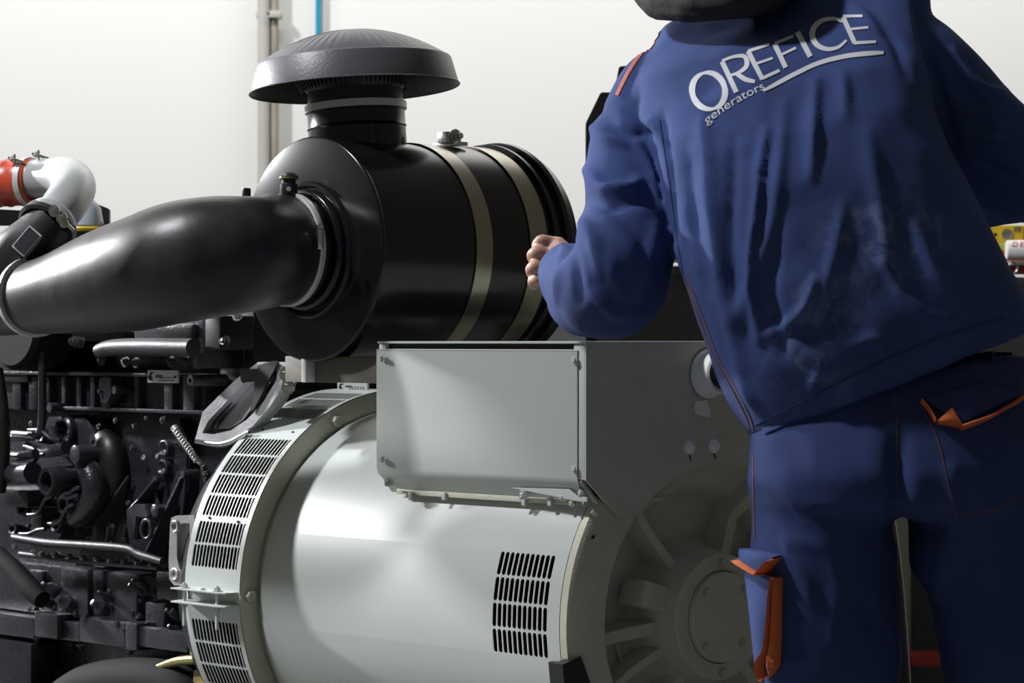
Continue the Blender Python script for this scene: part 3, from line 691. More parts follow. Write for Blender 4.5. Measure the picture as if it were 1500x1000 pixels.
# pipes and box under the hose
et([(145, 514, .014), (165, 509, .016), (215, 508, .017), (283, 509, .017)], -0.28, 'pipe_satin', 'fuel_pipe', 20)
eb(195, 474, 282, 497, -0.26, 0.09, 'engine_grey', 0.008, 'fuel_filter_head')
eb(282, 462, 300, 540, -0.25, 0.10, 'engine_black', 0.004, 'bracket')
eb(300, 462, 322, 512, -0.26, 0.08, 'engine_dark', 0.004, 'bracket')
eb(20, 485, 180, 500, -0.22, 0.06, 'engine_dark', 0.006, 'manifold')
for i, x in enumerate((108, 114, 120, 185, 200, 252, 273, 150)):
    bolt(at_v(x, (500, 501, 502, 530, 531, 530, 529, 528)[i], -0.24), (0, -1, 0.2), .0075, 'engine_grey', en, 'nutted')
for x, y in ((349, 461), (330, 501)):
    bolt(at_v(x, y, -0.25), (0.2, -1, 0.3), .0085, 'zinc' if y < 480 else 'engine_grey', en, 'nutted')
eb(322, 450, 372, 560, -0.17, 0.1, 'engine_dark', 0.004, 'bracket')
# nameplate
q0 = at_v(216, 542, -0.245); q1 = at_v(260, 561, -0.245)
pl = box('engine_nameplate', (q0.x, -0.245, q1.z), (q1.x, -0.241, q0.z), 'tin_plate', en, 0.0006)
mark(q0, q1, -0.2456, pl)
for x in (219, 257): bolt(at_v(x, 552, -0.246), (0, -1, 0), .0024, 'black_print', en, 'socket', 'rivet')
# vertical pipe with brass union
et([(62, 470, .0085), (62, 530, .0085), (62, 590, .0085), (61, 622, .0085), (55, 637, .0085), (38, 640, .0085), (15, 640, .0085)], -0.27, 'engine_black', 'fuel_pipe')
et([(20, 635, .007), (33, 636, .007), (49, 637, .007)], -0.285, 'zinc', 'pipe_union')
et([(-5, 540, .013), (2, 600, .015), (4, 660, .015), (-2, 720, .015)], -0.32, 'rubber', 'rubber_hose')
# big bosses, pumps
er(95, 632, -0.22, [(-0.05, .034), (0.004, .032), (0.008, .028), (0.006, .022), (-0.01, .020), (-0.02, 0)], 'engine_black')
ep([(70, 610), (125, 612), (140, 640), (125, 670), (60, 668), (62, 640)], -0.21, 0.05, 'engine_grey')
et([(-10, 695, .022), (20, 693, .022), (48, 692, .022)], -0.30, 'engine_grey', 'starter_motor', 24)
er(70, 705, -0.29, [(-0.10, .030), (0.0, .030), (0.006, .027), (0.004, .020), (-0.02, .018), (-0.02, 0)], 'engine_black', 'pump_flange')
er(92, 738, -0.27, [(-0.10, .021), (0.0, .021), (0.003, .018), (0.0, .012), (-0.02, .012), (-0.02, 0)], 'engine_grey', 'pump_flange')
er(112, 665, -0.27, [(-0.08, .018), (0.004, .018), (0.006, .014), (0.006, 0)], 'engine_grey')
et([(118, 665, .02), (132, 690, .026), (140, 720, .028), (128, 745, .026), (110, 760, .02)], -0.24, 'engine_black', 'oil_cooler', 24)
et([(150, 640, .02), (165, 660, .03), (168, 700, .03), (155, 740, .022)], -0.20, 'engine_dark', 'oil_cooler', 24)
et([(40, 655, .012), (65, 662, .012), (98, 655, .014)], -0.26, 'engine_grey', 'fuel_pipe')
et([(10, 662, .010), (26, 668, .010), (52, 664, .010)], -0.29, 'engine_grey', 'fuel_pipe')
eb(-20, 715, 40, 742, -0.27, 0.12, 'engine_black', 0.008, 'starter_body')
eb(45, 745, 60, 775, -0.26, 0.1, 'engine_black', 0.006, 'starter_body')
# block wall surface with diagonal ribs
ep([(182, 622), (262, 612), (276, 640), (270, 830), (150, 830), (160, 740)], -0.185, 0.03, 'engine_black', 0.004, 'block_wall')
for a in (((186, 700), (165, 752)), ((165, 752), (155, 800)), ((228, 698), (209, 733)), ((264, 690), (246, 746)), ((246, 746), (226, 818)), ((150, 690), (140, 720)), ((228, 720), (236, 760)), ((185, 770), (176, 800)), ((272, 700), (266, 760))):
    et([(a[0][0], a[0][1], .0042), ((a[0][0]+a[1][0])/2, (a[0][1]+a[1][1])/2, .0055), (a[1][0], a[1][1], .0035)], -0.192, 'engine_grey', 'rib', 10)
for x, y in ((242, 656), (240, 684)):
    er(x, y, -0.195, [(-0.02, .017), (0.004, .016), (0.006, .013), (0.0, .008), (-0.01, 0)], 'engine_grey')
for x, y, r in ((164, 688, .012), (276, 694, .009), (236, 700, .007), (150, 758, .01), (120, 780, .009)): er(x, y, -0.20, [(-0.02, r), (0.012, r), (0.015, r*.8), (0.015, 0)], 'engine_grey')
# lever with eyelet
ep([(184, 745), (196, 738), (212, 738), (219, 756), (214, 760), (200, 758), (198, 790), (188, 790), (185, 770)], -0.235, 0.03, 'engine_grey', 0.003, 'bracket')
er(229, 748, -0.225, [(-0.03, .013), (0.004, .013), (0.006, .010), (0.006, 0)], 'engine_grey')
pts = []
for k in range(17):
    a = 2*PI*k/16; q = at_v(215+7.5*math.cos(a), 775+14*math.sin(a), -0.235); pts.append((q, .0042))
tube('lifting_eye', pts, 'engine_grey', en, 8, 1)
for a in (((186, 696), (158, 765), (186, 765)), ((229, 696), (208, 745), (232, 745)), ((266, 690), (224, 825), (250, 825)), ((150, 690), (138, 730), (152, 730)), ((120, 745), (104, 790), (124, 790))):
    q = [at_v(x, y, -0.20) for x, y in a]; prism('web', [q[0], q[1]+Vector((0, -0.035, 0)), q[1]+Vector((0, 0.03, 0))], Vector((0.008, 0, 0)), 'engine_grey', en, 0.001)
RR = random.Random(21)
for k in range(46):  # invented bolts, scattered so the dark block catches small glints
    x, y = RR.uniform(5, 270), RR.uniform(610, 900)
    if x < 260-(y-610)*0.0: bolt(at_v(x, y, -0.205-RR.uniform(0, 0.03)), (RR.uniform(-.3, .3), -1, RR.uniform(0, .5)), RR.uniform(.0035, .0065), RR.choice(('engine_grey', 'engine_black', 'engine_grey')), en, RR.choice(('bolt', 'nutted', 'socket')))
for k in range(9):
    x, y = RR.uniform(0, 150), RR.uniform(620, 790); dx, dy = RR.uniform(20, 60), RR.uniform(-30, 40)
    et([(x, y, .0045), (x+dx*.4, y+dy*.1, .0045), (x+dx*.7, y+dy*.8, .0045), (x+dx, y+dy, .0045)], -0.27, 'engine_black', 'cable', 8)
for x, y, r in ((35, 745, .016), (20, 775, .012), (84, 770, .014), (60, 640, .012), (105, 700, .012), (145, 800, .008)): er(x, y, -0.24, [(-0.04, r), (0.004, r), (0.007, r*.85), (0.005, r*.55), (-0.01, r*.5), (-0.01, 0)], 'engine_grey', axis=(0.3, -1, 0.2))
# braided tube
et([(255, 626, .008), (262, 636, .006), (276, 655, .0055), (288, 672, .0055), (297, 680, .004)], -0.26, 'alu_cast', 'dipstick_tube')
for k in range(12):
    t_ = k/11; er(258+30*t_, 632+42*t_, -0.262, [(-0.002, .0062), (0.0, .0072), (0.002, .0062)], 'zinc', 'ferrule', axis=at_v(290, 676, -.26)-at_v(256, 628, -.26), seg=10)
et([(297, 680, .006), (303, 700, .008), (306, 720, .006)], -0.26, 'engine_black', 'dipstick_tube')
for k in range(4): bolt(at_v(300+k*2, 684+k*9, -0.262), (0, -1, 0), .005, 'zinc' if k % 2 else 'engine_grey', en, 'nutted')
# lower pipes
et([(20, 787, .008), (70, 795, .009), (120, 798, .0085), (185, 803, .008), (205, 812, .0085), (238, 822, .007)], -0.27, 'pipe_satin', 'oil_pipe')
et([(30, 811, .006), (80, 817, .006), (150, 824, .006), (232, 831, .006)], -0.25, 'pipe_satin', 'oil_pipe')
for i in range(9): bolt(at_v(62+20*i, 812+1.8*i, -0.258), (0, -0.6, 1), .006, 'engine_grey', en, 'bolt')
# lower crankcase
eb(-60, 832, 275, 905, -0.20, 0.06, 'engine_black', 0.005, 'crankcase')
for x0, x1, y0, y1, v, m in ((88, 128, 832, 905, -.215, 'engine_grey'), (160, 200, 838, 912, -.22, 'engine_grey'), (40, 62, 835, 885, -.21, 'engine_black'), (228, 272, 838, 880, -.225, 'engine_black'), (212, 240, 882, 935, -.235, 'engine_grey'), (135, 150, 835, 900, -.21, 'engine_black')):
    eb(x0, y0, x1, y1, v, 0.05, m, 0.006, 'crankcase_rib')
for x, y, r in ((96, 882, .016), (146, 888, .015), (205, 855, .008), (200, 862, .009), (155, 872, .007), (72, 862, .014), (254, 899, .008), (66, 880, .01), (258, 922, .009)):
    er(x, y, -0.235, [(-0.02, r), (0.0, r), (0.008, r*.6), (0.02, r*.45), (0.022, 0)], 'engine_grey', axis=(0, -1, 0.5))
# pan rail
eb(-60, 897, 50, 928, -0.235, 0.06, 'engine_grey', 0.004, 'pan_rail'); eb(50, 898, 84, 934, -0.25, 0.06, 'engine_grey', 0.004, 'pan_rail')
eb(84, 910, 116, 938, -0.235, 0.06, 'engine_grey', 0.004, 'pan_rail'); eb(116, 908, 183, 944, -0.245, 0.06, 'engine_grey', 0.004, 'pan_rail')
eb(183, 920, 274, 950, -0.255, 0.06, 'engine_grey', 0.004, 'pan_rail'); eb(183, 912, 200, 952, -0.262, 0.05, 'engine_grey', 0.004, 'pan_rail')
for x, y in ((54, 894), (80, 894), (125, 905), (172, 915), (184, 920), (205, 905), (254, 897)): bolt(at_v(x, y, -0.245), UP, .006, 'engine_grey', en, 'nutted')
for x, y in ((54, 934), (80, 930), (118, 944), (192, 952), (270, 957)): bolt(at_v(x, y, -0.24), -UP, .006, 'engine_grey', en, 'nutted')
# oil pan side and loose hose
et([(-5, 812, .02), (20, 835, .021), (45, 862, .022), (62, 878, .018)], -0.30, 'matte_dark', 'rubber_hose')
# flywheel housing bracket in polished aluminium
ep([(284, 645), (300, 600), (330, 565), (343, 562), (345, 585), (300, 610), (294, 627), (310, 634), (338, 632), (372, 612), (395, 578), (408, 560), (420, 545), (417, 535), (398, 530), (372, 531), (352, 530), (380, 527), (412, 530), (424, 540), (420, 560), (400, 592), (372, 625), (344, 645), (325, 648), (300, 645)], -0.30, 0.012, 'alu_cast', 0.002, 'housing_bracket') if False else None
vh = -0.235
def ring_strip(outer, inner, v, dep, m, name):
    n = len(outer); bm = bmesh.new()
    rows = [[bm.verts.new(at_v(x, y, v)+Vector((0, dz, 0))) for x, y in q] for q, dz in ((outer, 0), (inner, 0), (inner, dep), (outer, dep))]
    for a, b in zip(rows, rows[1:]+rows[:1]):
        for i in range(n): bm.faces.new((a[i], a[(i+1) % n], b[(i+1) % n], b[i]))
    return link(name, bm2me(bm), m, en)
ring_strip([(285, 646), (297, 603), (322, 578), (345, 556), (378, 530), (404, 530), (418, 537), (421, 551), (398, 592), (370, 624), (342, 643), (312, 648)],
           [(296, 634), (305, 616), (326, 594), (352, 566), (384, 541), (398, 541), (406, 544), (405, 556), (386, 588), (362, 614), (338, 630), (312, 636)], vh, 0.03, 'alu_cast', 'housing_bracket')
ep([(316, 628), (322, 606), (340, 580), (352, 566), (380, 560), (383, 548), (392, 560), (372, 592), (352, 618), (335, 628)], vh+0.022, 0.01, 'polished_alu', 0.003, 'housing_web')
ep([(302, 622), (328, 592), (346, 566), (352, 570), (330, 600), (310, 626)], vh+0.012, 0.006, 'engine_dark', 0.001, 'slot')
ep([(350, 540), (400, 540), (402, 556), (352, 560)], vh-0.004, 0.01, 'engine_dark', 0.002, 'strap')
ep([(377, 535), (400, 528), (408, 530), (372, 600), (366, 604)], vh-0.006, 0.004, 'engine_dark', 0.001, 'strap')
et([(288, 646, .005), (330, 650, .007), (365, 632, .004)], vh-0.004, 'zinc', 'bead')
for x, y in ((420, 548), (423, 566)): bolt(at_v(x, y, vh), (0.3, -1, 0), .010, 'zinc', en, 'nutted')
# aluminium foot with two holes left of the slotted ring
ring_strip([(249, 770), (251, 758), (258, 755), (285, 754), (285, 858), (255, 857), (248, 848), (247, 820)], [(259, 782), (263, 770), (268, 766), (278, 766), (278, 846), (268, 842), (262, 830), (259, 815)], -0.335, 0.03, 'alu_cast', 'mount_foot')
ep([(256, 762), (282, 762), (282, 850), (256, 850)], -0.325, 0.006, 'alu_cast', 0.001, 'mount_web')
for x, y in ((257, 771), (256, 841)): er(x, y, -0.336, [(-0.02, .0125), (0.001, .0125), (0.003, .010), (0.002, .0062), (-0.012, .0055), (-0.012, 0)], 'alu_cast', 'mount_boss')
# top left: turbo elbow, black plates, header tank
el = thing('turbo_elbow', 'black cast elbow with a small data plate, under the silver pipe', 'pipe', P(30, 370, 5.2))
tube('elbow', [(P(80, 322, 5.17), .047), (P(60, 342, 5.17), .046), (P(30, 366, 5.18), .047), (P(0, 392, 5.22), .052), (P(-30, 420, 5.27), .058), (P(-50, 470, 5.35), .058)], 'black_satin', el, 32)
lathe('collar', [(-0.012, .046), (-0.012, .053), (0.008, .056), (0.012, .050)], P(70, 331, 5.17), dd, 'black_satin', el, 40)
c = P(38.5, 352, 5.11); e1 = (P(57, 340, 5.11)-P(30, 372, 5.11)).normalized(); nn = (CAM-c+UP*1.2-RT*1.0).normalized(); e2 = nn.cross(e1).normalized()
pl = prism('data_plate', [c+e1*a*.022+e2*b*.012 for a, b in ((-1, -1), (1, -1), (1, 1), (-1, 1))], -nn*0.02, 'engine_grey', el)
prism('data_plate_rim', [c+e1*a*.025+e2*b*.015 for a, b in ((-1, -1), (1, -1), (1, 1), (-1, 1))], -nn*0.018-nn*0.001, 'tin_plate', pl).location = -nn*0.003
pl2 = prism('black_plate', [P(x, y, 5.45) for x, y in ((60, 345), (100, 338), (160, 338), (175, 342), (140, 375), (95, 400), (60, 400))], FW*0.02, 'engine_black', en)
prism('black_plate', [P(x, y, 5.42) for x, y in ((-30, 305), (30, 308), (35, 330), (-30, 330))], FW*0.02, 'engine_dark', en)
prism('black_plate', [P(x, y, 6.25) for x, y in ((-40, 345), (150, 350), (400, 440), (450, 560), (-40, 560))], FW*0.02, 'engine_dark', en)
eb(-60, 420, 40, 560, -0.22, 0.1, 'engine_dark', 0.01, 'bracket')
er(15, 470, -0.30, [(-0.1, .10), (-0.01, .10), (0.0, .09), (0.0, 0)], 'matte_dark', 'turbo_housing')
ht = thing('header_tank', 'bluish white plastic tank behind the silver pipe', 'tank', P(125, 335, 5.6))
lathe('tank', [(0, .040), (0.01, .046), (0.045, .040), (0.06, .028), (0.064, 0)], P(118, 338, 5.6), UP, 'haze_tank', ht, 32)
lab(lathe('tank_strip', [(-0.004, .05), (0.002, .052), (0.006, .05)], P(125, 337, 5.6), UP, 'yellow', ht, 32), 'yellow strip')
prism('bracket_plate', [P(x, y, 5.66) for x, y in ((125, 296), (135, 296), (158, 305), (160, 308), (160, 337), (125, 337))], FW*0.02, 'engine_dark', ht)
bolt(P(149, 332, 5.55), UP, 0.006, 'zinc', ht, 'nutted')

# skid frame under the set
sk = thing('skid_frame', 'dark steel base frame under the engine and alternator', 'frame', (-1.2, 0, 0))
box('side_rail', (-2.8, -0.40, 0.10), (0.15, -0.28, 0.26), 'engine_dark', sk, 0.006); box('side_rail', (-2.8, 0.28, 0.10), (0.15, 0.40, 0.26), 'engine_dark', sk, 0.006)
for x in (-2.7, -1.2, 0.08): box('cross_member', (x-0.06, -0.29, 0.10), (x+0.06, 0.29, 0.22), 'engine_dark', sk, 0.006)
for x in (-2.6, -1.2, 0.0):
    for y in (-0.34, 0.34): box('rail_foot', (x-0.08, y-0.06, 0), (x+0.08, y+0.06, 0.101), 'engine_dark', sk, 0.004)
pan = at_v(20, 970, -0.24)
eb(-60, 935, 45, 1030, -0.24, 0.06, 'engine_black', 0.004, 'support_leg')
et([(85, 1040, .05), (130, 1010, .05), (200, 1000, .05), (262, 1008, .045), (300, 1050, .04)], -0.25, 'matte_dark', 'pan_edge', 24)
et([(232, 977, .007), (262, 968, .009), (300, 966, .009), (330, 970, .008)], -0.27, 'gold_tin', 'gilt_pipe')
wd = prism('timber_block', [at_v(x, y, -0.26) for x, y in ((284, 982), (300, 978), (306, 1080), (276, 1080))], (0, 0.1, 0), 'wood', None)
tag(wd, 'light wooden block standing beside the lower edge of the slotted ring', 'block')

# ------------------------------------------------------------ the black cabinet behind, things on it
d0, x0_ = 6.3, 985
A = P(985, 390, 6.3); B = P(1490, 403, 7.16); dirv = Vector((B.x-A.x, B.y-A.y, 0)).normalized()
A0 = A-dirv*0.27*1.0; zt_ = A.z
e0 = P(858, 500, 6.08); lft = Vector((e0.x, e0.y, 0)); tdir = Vector((A.x-e0.x, A.y-e0.y, 0)).normalized()
nb = Vector((-tdir.y, tdir.x, 0))
if nb.dot(FW) < 0: nb = -nb
cab = thing('steel_cabinet', 'long black workshop cabinet behind the person', 'cabinet', lft+tdir*0.8)
def plank(name, s0, s1, z0, z1, dep, m, parent, off=0.0, bev=0.003):
    a = lft+tdir*s0+nb*off
    return prism(name, [a+UP*z0, a+tdir*(s1-s0)+UP*z0, a+tdir*(s1-s0)+UP*z1, a+UP*z1], nb*dep, m, parent)
plank('carcass', 0, 2.6, 0.0, zt_-0.02, 0.5, 'black_satin', cab); plank('worktop', -0.0, 2.6, zt_-0.02, zt_, 0.5, 'black_satin', cab, -0.01)
for k in range(4): plank('door', 0.03+0.64*k, 0.64+0.64*k, 0.08, zt_-0.05, 0.012, 'black_satin', cab, -0.012)
tp = thing('upright_panel', 'upright black panel with cut corner beside the sleeve', 'panel', lft)
prism('panel', [P(x, y, 6.1) for x, y in ((858, 390), (858, 180), (880, 135), (900, 135), (907, 97), (935, 95), (950, 130), (950, 390))], FW*0.03, 'engine_dark', tp, 0.002)
# things on the cabinet
g0 = P(985, 386, 6.35)
gg = thing('tool_tray', 'small bright metal cone and tray between the sleeve and the jacket', 'tool', Vector((g0.x, g0.y, zt_)))
box('tray', (g0.x-0.05, g0.y-0.03, zt_), (g0.x+0.05, g0.y+0.03, zt_+0.008), 'tin_plate', gg, 0.002)
lathe('cone', [(0.008, 0), (0.008, .022), (0.02, .017), (0.045, .008), (0.046, 0)], (g0.x, g0.y, zt_), UP, 'zinc', gg, 20)
def shelfbox(name, x0, y0, x1, y1, d, dep, m, parent, bev=0.002):
    c = P((x0+x1)/2, (y0+y1)/2, d); w_ = (x1-x0)/FPX*d; h = (y1-y0)/FPX*d; bm = bmesh.new()
    box_bm(bm, c+FW*dep/2, (w_, dep, h), Matrix.Rotation(math.atan2(RT.y, RT.x), 4, 'Z'), bev); return link(name, bm2me(bm), m, parent)
dz_ = 7.05
sh = shelfbox('small_shelf', 1400, 382, 1640, 388, dz_-0.05, 0.18, 'tin_plate', None); tag(sh, 'pale grey shelf board carrying the yellow level', 'shelf')
rb = shelfbox('red_tool_tray', 1400, 389, 1640, 400, dz_-0.01, 0.14, 'red_plastic', None); tag(rb, 'dark red tray under the pale shelf board', 'tray')
lv = thing('spirit_level', 'yellow spirit level with a round vial, above the red box', 'level', P(1500, 358, dz_))
shelfbox('level_body', 1405, 330, 1620, 356, dz_+0.02, 0.03, 'yellow', lv)
lathe('vial', [(-0.003, .0135), (0.004, .0135), (0.004, .011), (0.001, .010), (0.001, 0)], P(1475, 343, dz_+0.02), -FW, 'zinc', lv, 24)
lathe('hang_hole', [(0.0005, .0045), (0.001, .004), (0.001, 0)], P(1458, 343.5, dz_+0.02), -FW, 'black_print', lv, 16)
shelfbox('label_strip', 1485, 332, 1496, 340, dz_+0.0185, 0.002, 'gold_tin', lv); shelfbox('end_cap', 1499, 332, 1503, 354, dz_+0.0185, 0.002, 'red_plastic', lv)
lb = shelfbox('lime_case', 1405, 357, 1620, 367, dz_+0.01, 0.05, 'lime', None); tag(lb, 'flat lime green case under the yellow level', 'case')
rbx = shelfbox('red_case', 1405, 367.5, 1620, 381.5, dz_, 0.06, 'red_plastic', None); tag(rbx, 'red case between the lime case and the shelf board', 'case')
bm = bmesh.new()
cy = thing('sealant_tube', 'white sealant tube with red print lying before the level', 'tube', P(1500, 380, dz_-0.06))
lathe('tube', [(0, 0), (0, .022), (0.003, .024), (0.22, .024), (0.22, 0)], P(1474, 366, dz_-0.08), RT, 'white_plastic', cy, 32)
q = P(1474, 366, dz_-0.08)
for i, ch_ in enumerate('DEDU'):
    cu = bpy.data.curves.new('t', 'FONT'); cu.body = ch_; cu.size = 0.022; cu.extrude = 0.0004
    ob = bpy.data.objects.new('t', cu); me = bpy.data.meshes.new_from_object(ob)
    nrm = (-FW*0.8+UP*0.6).normalized(); upv = RT.cross(nrm)*-1
    if upv.z < 0: upv = -upv
    org = q+RT*(0.008+0.019*i)+nrm*0.0245-upv*0.008
    for v in me.vertices: v.co = org+RT*(v.co.x*0.95)+upv*(v.co.y*0.9)+RT*(v.co.y*0.3)+nrm*v.co.z
    link('letter', me, 'red_tape', cy, smooth=False); bpy.data.objects.remove(ob)
kr = thing('key_ring', 'shiny steel ring hanging under the pale shelf board', 'ring', P(1484, 398, dz_-0.07))
tube('ring', [(P(1484, 392, dz_-0.07)+RT*0.011*math.cos(2*PI*k/16)+UP*0.014*math.sin(2*PI*k/16), .0026) for k in range(17)], 'zinc', kr, 8, 1)
# machine seen between the legs, with a red strip
mc = thing('dark_machine_base', 'dark grey-brown machine housing seen between the legs', 'machine', P(1340, 1000, 5.6)*1.0)
shelfbox('housing', 1180, 620, 1560, 1390, 6.0-0.2, 0.3, 'engine_grey', mc, 0.01)
shelfbox('side_housing', 1150, 640, 1336, 1390, 5.75, 0.1, 'dim_olive', mc, 0.01)
rs = shelfbox('red_box', 1338, 960, 1420, 976, 5.5, 0.10, 'red_plastic', None); tag(rs, 'small red strip low between the trouser legs', 'strip')

# ------------------------------------------------------------ the person
DP = 4.1
per = thing('person', 'person in navy work jacket and orange-trimmed trousers bending over the generator, back turned', 'person', Vector((P(1310, 500, 4.08).x, P(1310, 500, 4.08).y, 0)))
def lring(Lp, Rp, dc, hd, n=28, ex=0.85, sh=0.0):
    a = P(Lp[0], Lp[1], dc); b = P(Rp[0], Rp[1], dc+sh); c = (a+b)/2; h = (b-a)/2; out = []
    for k in range(n):
        t = 2*PI*k/n; ct, st = math.cos(t), math.sin(t)
        out.append(c+h*math.copysign(abs(ct)**ex, ct)+FW*hd*math.copysign(abs(st)**ex, st))
    return out
def loft_bm(bm, rings):
    rows = [[bm.verts.new(p) for p in r] for r in rings]; n = len(rows[0])
    for a, b in zip(rows, rows[1:]):
        for i in range(n): bm.faces.new((a[i], a[(i+1) % n], b[(i+1) % n], b[i]))
    bm.faces.new(rows[0][::-1]); bm.faces.new(rows[-1])
def loft_part(rings): bm = bmesh.new(); loft_bm(bm, rings); return bm2me(bm)
def merge(meshes):
    bm = bmesh.new()
    for m_ in meshes: bm.from_mesh(m_)
    me = bpy.data.meshes.new('m'); bm.to_mesh(me); bm.free(); return me
def remesh(me, vox=0.008, smooth=6):
    ob = bpy.data.objects.new('tmp', me); COL.objects.link(ob)
    r = ob.modifiers.new('r', 'REMESH'); r.mode = 'VOXEL'; r.voxel_size = vox; r.use_smooth_shade = True
    if smooth: s = ob.modifiers.new('s', 'SMOOTH'); s.factor = 0.6; s.iterations = smooth
    dg = bpy.context.evaluated_depsgraph_get(); dg.update()
    out = bpy.data.meshes.new_from_object(ob.evaluated_get(dg)); bpy.data.objects.remove(ob); return out
def segd(px, py, pl):              # distance from a pixel to a polyline, and how far along
    best = (1e9, 0, 0)
    for i in range(len(pl)-1):
        ax_, ay, bx, by = pl[i][0], pl[i][1], pl[i+1][0], pl[i+1][1]; dx, dy = bx-ax_, by-ay
        t = max(0, min(1, ((px-ax_)*dx+(py-ay)*dy)/(dx*dx+dy*dy))); qx, qy = ax_+dx*t, ay+dy*t
        d = math.hypot(px-qx, py-qy)
        if d < best[0]: best = (d, (i+t)/(len(pl)-1), ((px-ax_)*dy-(py-ay)*dx))
    return best
def folds(me, lines, amp_noise=0.003, ns=9.0):
    bm = bmesh.new(); bm.from_mesh(me); bm.normal_update(); mv = []
    boxes = [(min(q[0] for q in l[0])-3*l[1], max(q[0] for q in l[0])+3*l[1], min(q[1] for q in l[0])-3*l[1], max(q[1] for q in l[0])+3*l[1]) for l in lines]
    for v in bm.verts:
        n = v.normal; fc_ = n.dot(-FW); off = 0
        if fc_ > -0.2:
            x, y, d = proj(v.co)
            for (pl, wd, am), bx in zip(lines, boxes):
                if bx[0] < x < bx[1] and bx[2] < y < bx[3]:
                    dd_, t, s = segd(x, y, pl)
                    if dd_ < 3*wd: off += am*math.exp(-(dd_/wd)**2)*(0.35+0.65*math.sin(PI*min(1, max(0, t*0.9+0.05))))
        q = v.co*ns
        off += amp_noise*(noise.noise(Vector((q.x, q.y, q.z*0.6)))+0.5*noise.noise(q*2.3)) 
        mv.append(n*off)
    for v, m_ in zip(bm.verts, mv): v.co += m_
    for k in range(2): bmesh.ops.smooth_vert(bm, verts=bm.verts[:], factor=0.5, use_axis_x=True, use_axis_y=True, use_axis_z=True)
    bm.to_mesh(me); bm.free(); return me
# --- jacket
T = [((1125, 600), (1440, 475), 4.13, 0.105), ((1100, 644), (1528, 474), 4.10, 0.150), ((1096, 636), (1522, 464), 4.09, 0.158), ((1050, 560), (1486, 414), 4.09, 0.165), ((1022, 480), (1452, 345), 4.095, 0.160), ((998, 400), (1424, 285), 4.105, 0.155),
     ((980, 320), (1394, 222), 4.12, 0.150), ((964, 245), (1368, 155), 4.15, 0.145), ((950, 175), (1362, 90), 4.20, 0.135), ((930, 120), (1362, 30), 4.265, 0.118), ((945, 82), (1362, -20), 4.32, 0.098), ((972, 40), (1300, -60), 4.36, 0.075), ((1020, 10), (1200, -80), 4.37, 0.06)]
torso = loft_part([lring(a, b, d, h) for a, b, d, h in T])
sl = tube_me([(P(1010, 110, 4.32), .060), (P(964, 135, 4.32), .064), (P(938, 190, 4.29), .064), (P(920, 255, 4.25), .064), (P(918, 330, 4.20), .067), (P(908, 390, 4.17), .078), (P(893, 423, 4.20), .078), (P(868, 422, 4.27), .070), (P(848, 412, 4.34), .060), (P(838, 402, 4.40), .052), (P(832, 397, 4.43), .048)], 24, 5)
el_ = tube_me([(P(885, 435, 4.20), .055), (P(858, 444, 4.25), .052), (P(842, 434, 4.30), .048)], 16, 4)
sr = tube_me([(P(1270, 70, 4.28), .055), (P(1325, 78, 4.27), .068), (P(1375, 128, 4.26), .074), (P(1425, 190, 4.26), .080), (P(1475, 240, 4.28), .082), (P(1520, 262, 4.34), .072), (P(1500, 268, 4.42), .060), (P(1430, 285, 4.50), .055), (P(1360, 285, 4.58), .048)], 24, 5)
jk = remesh(merge([torso, sl, el_, sr]), 0.0065, 7)
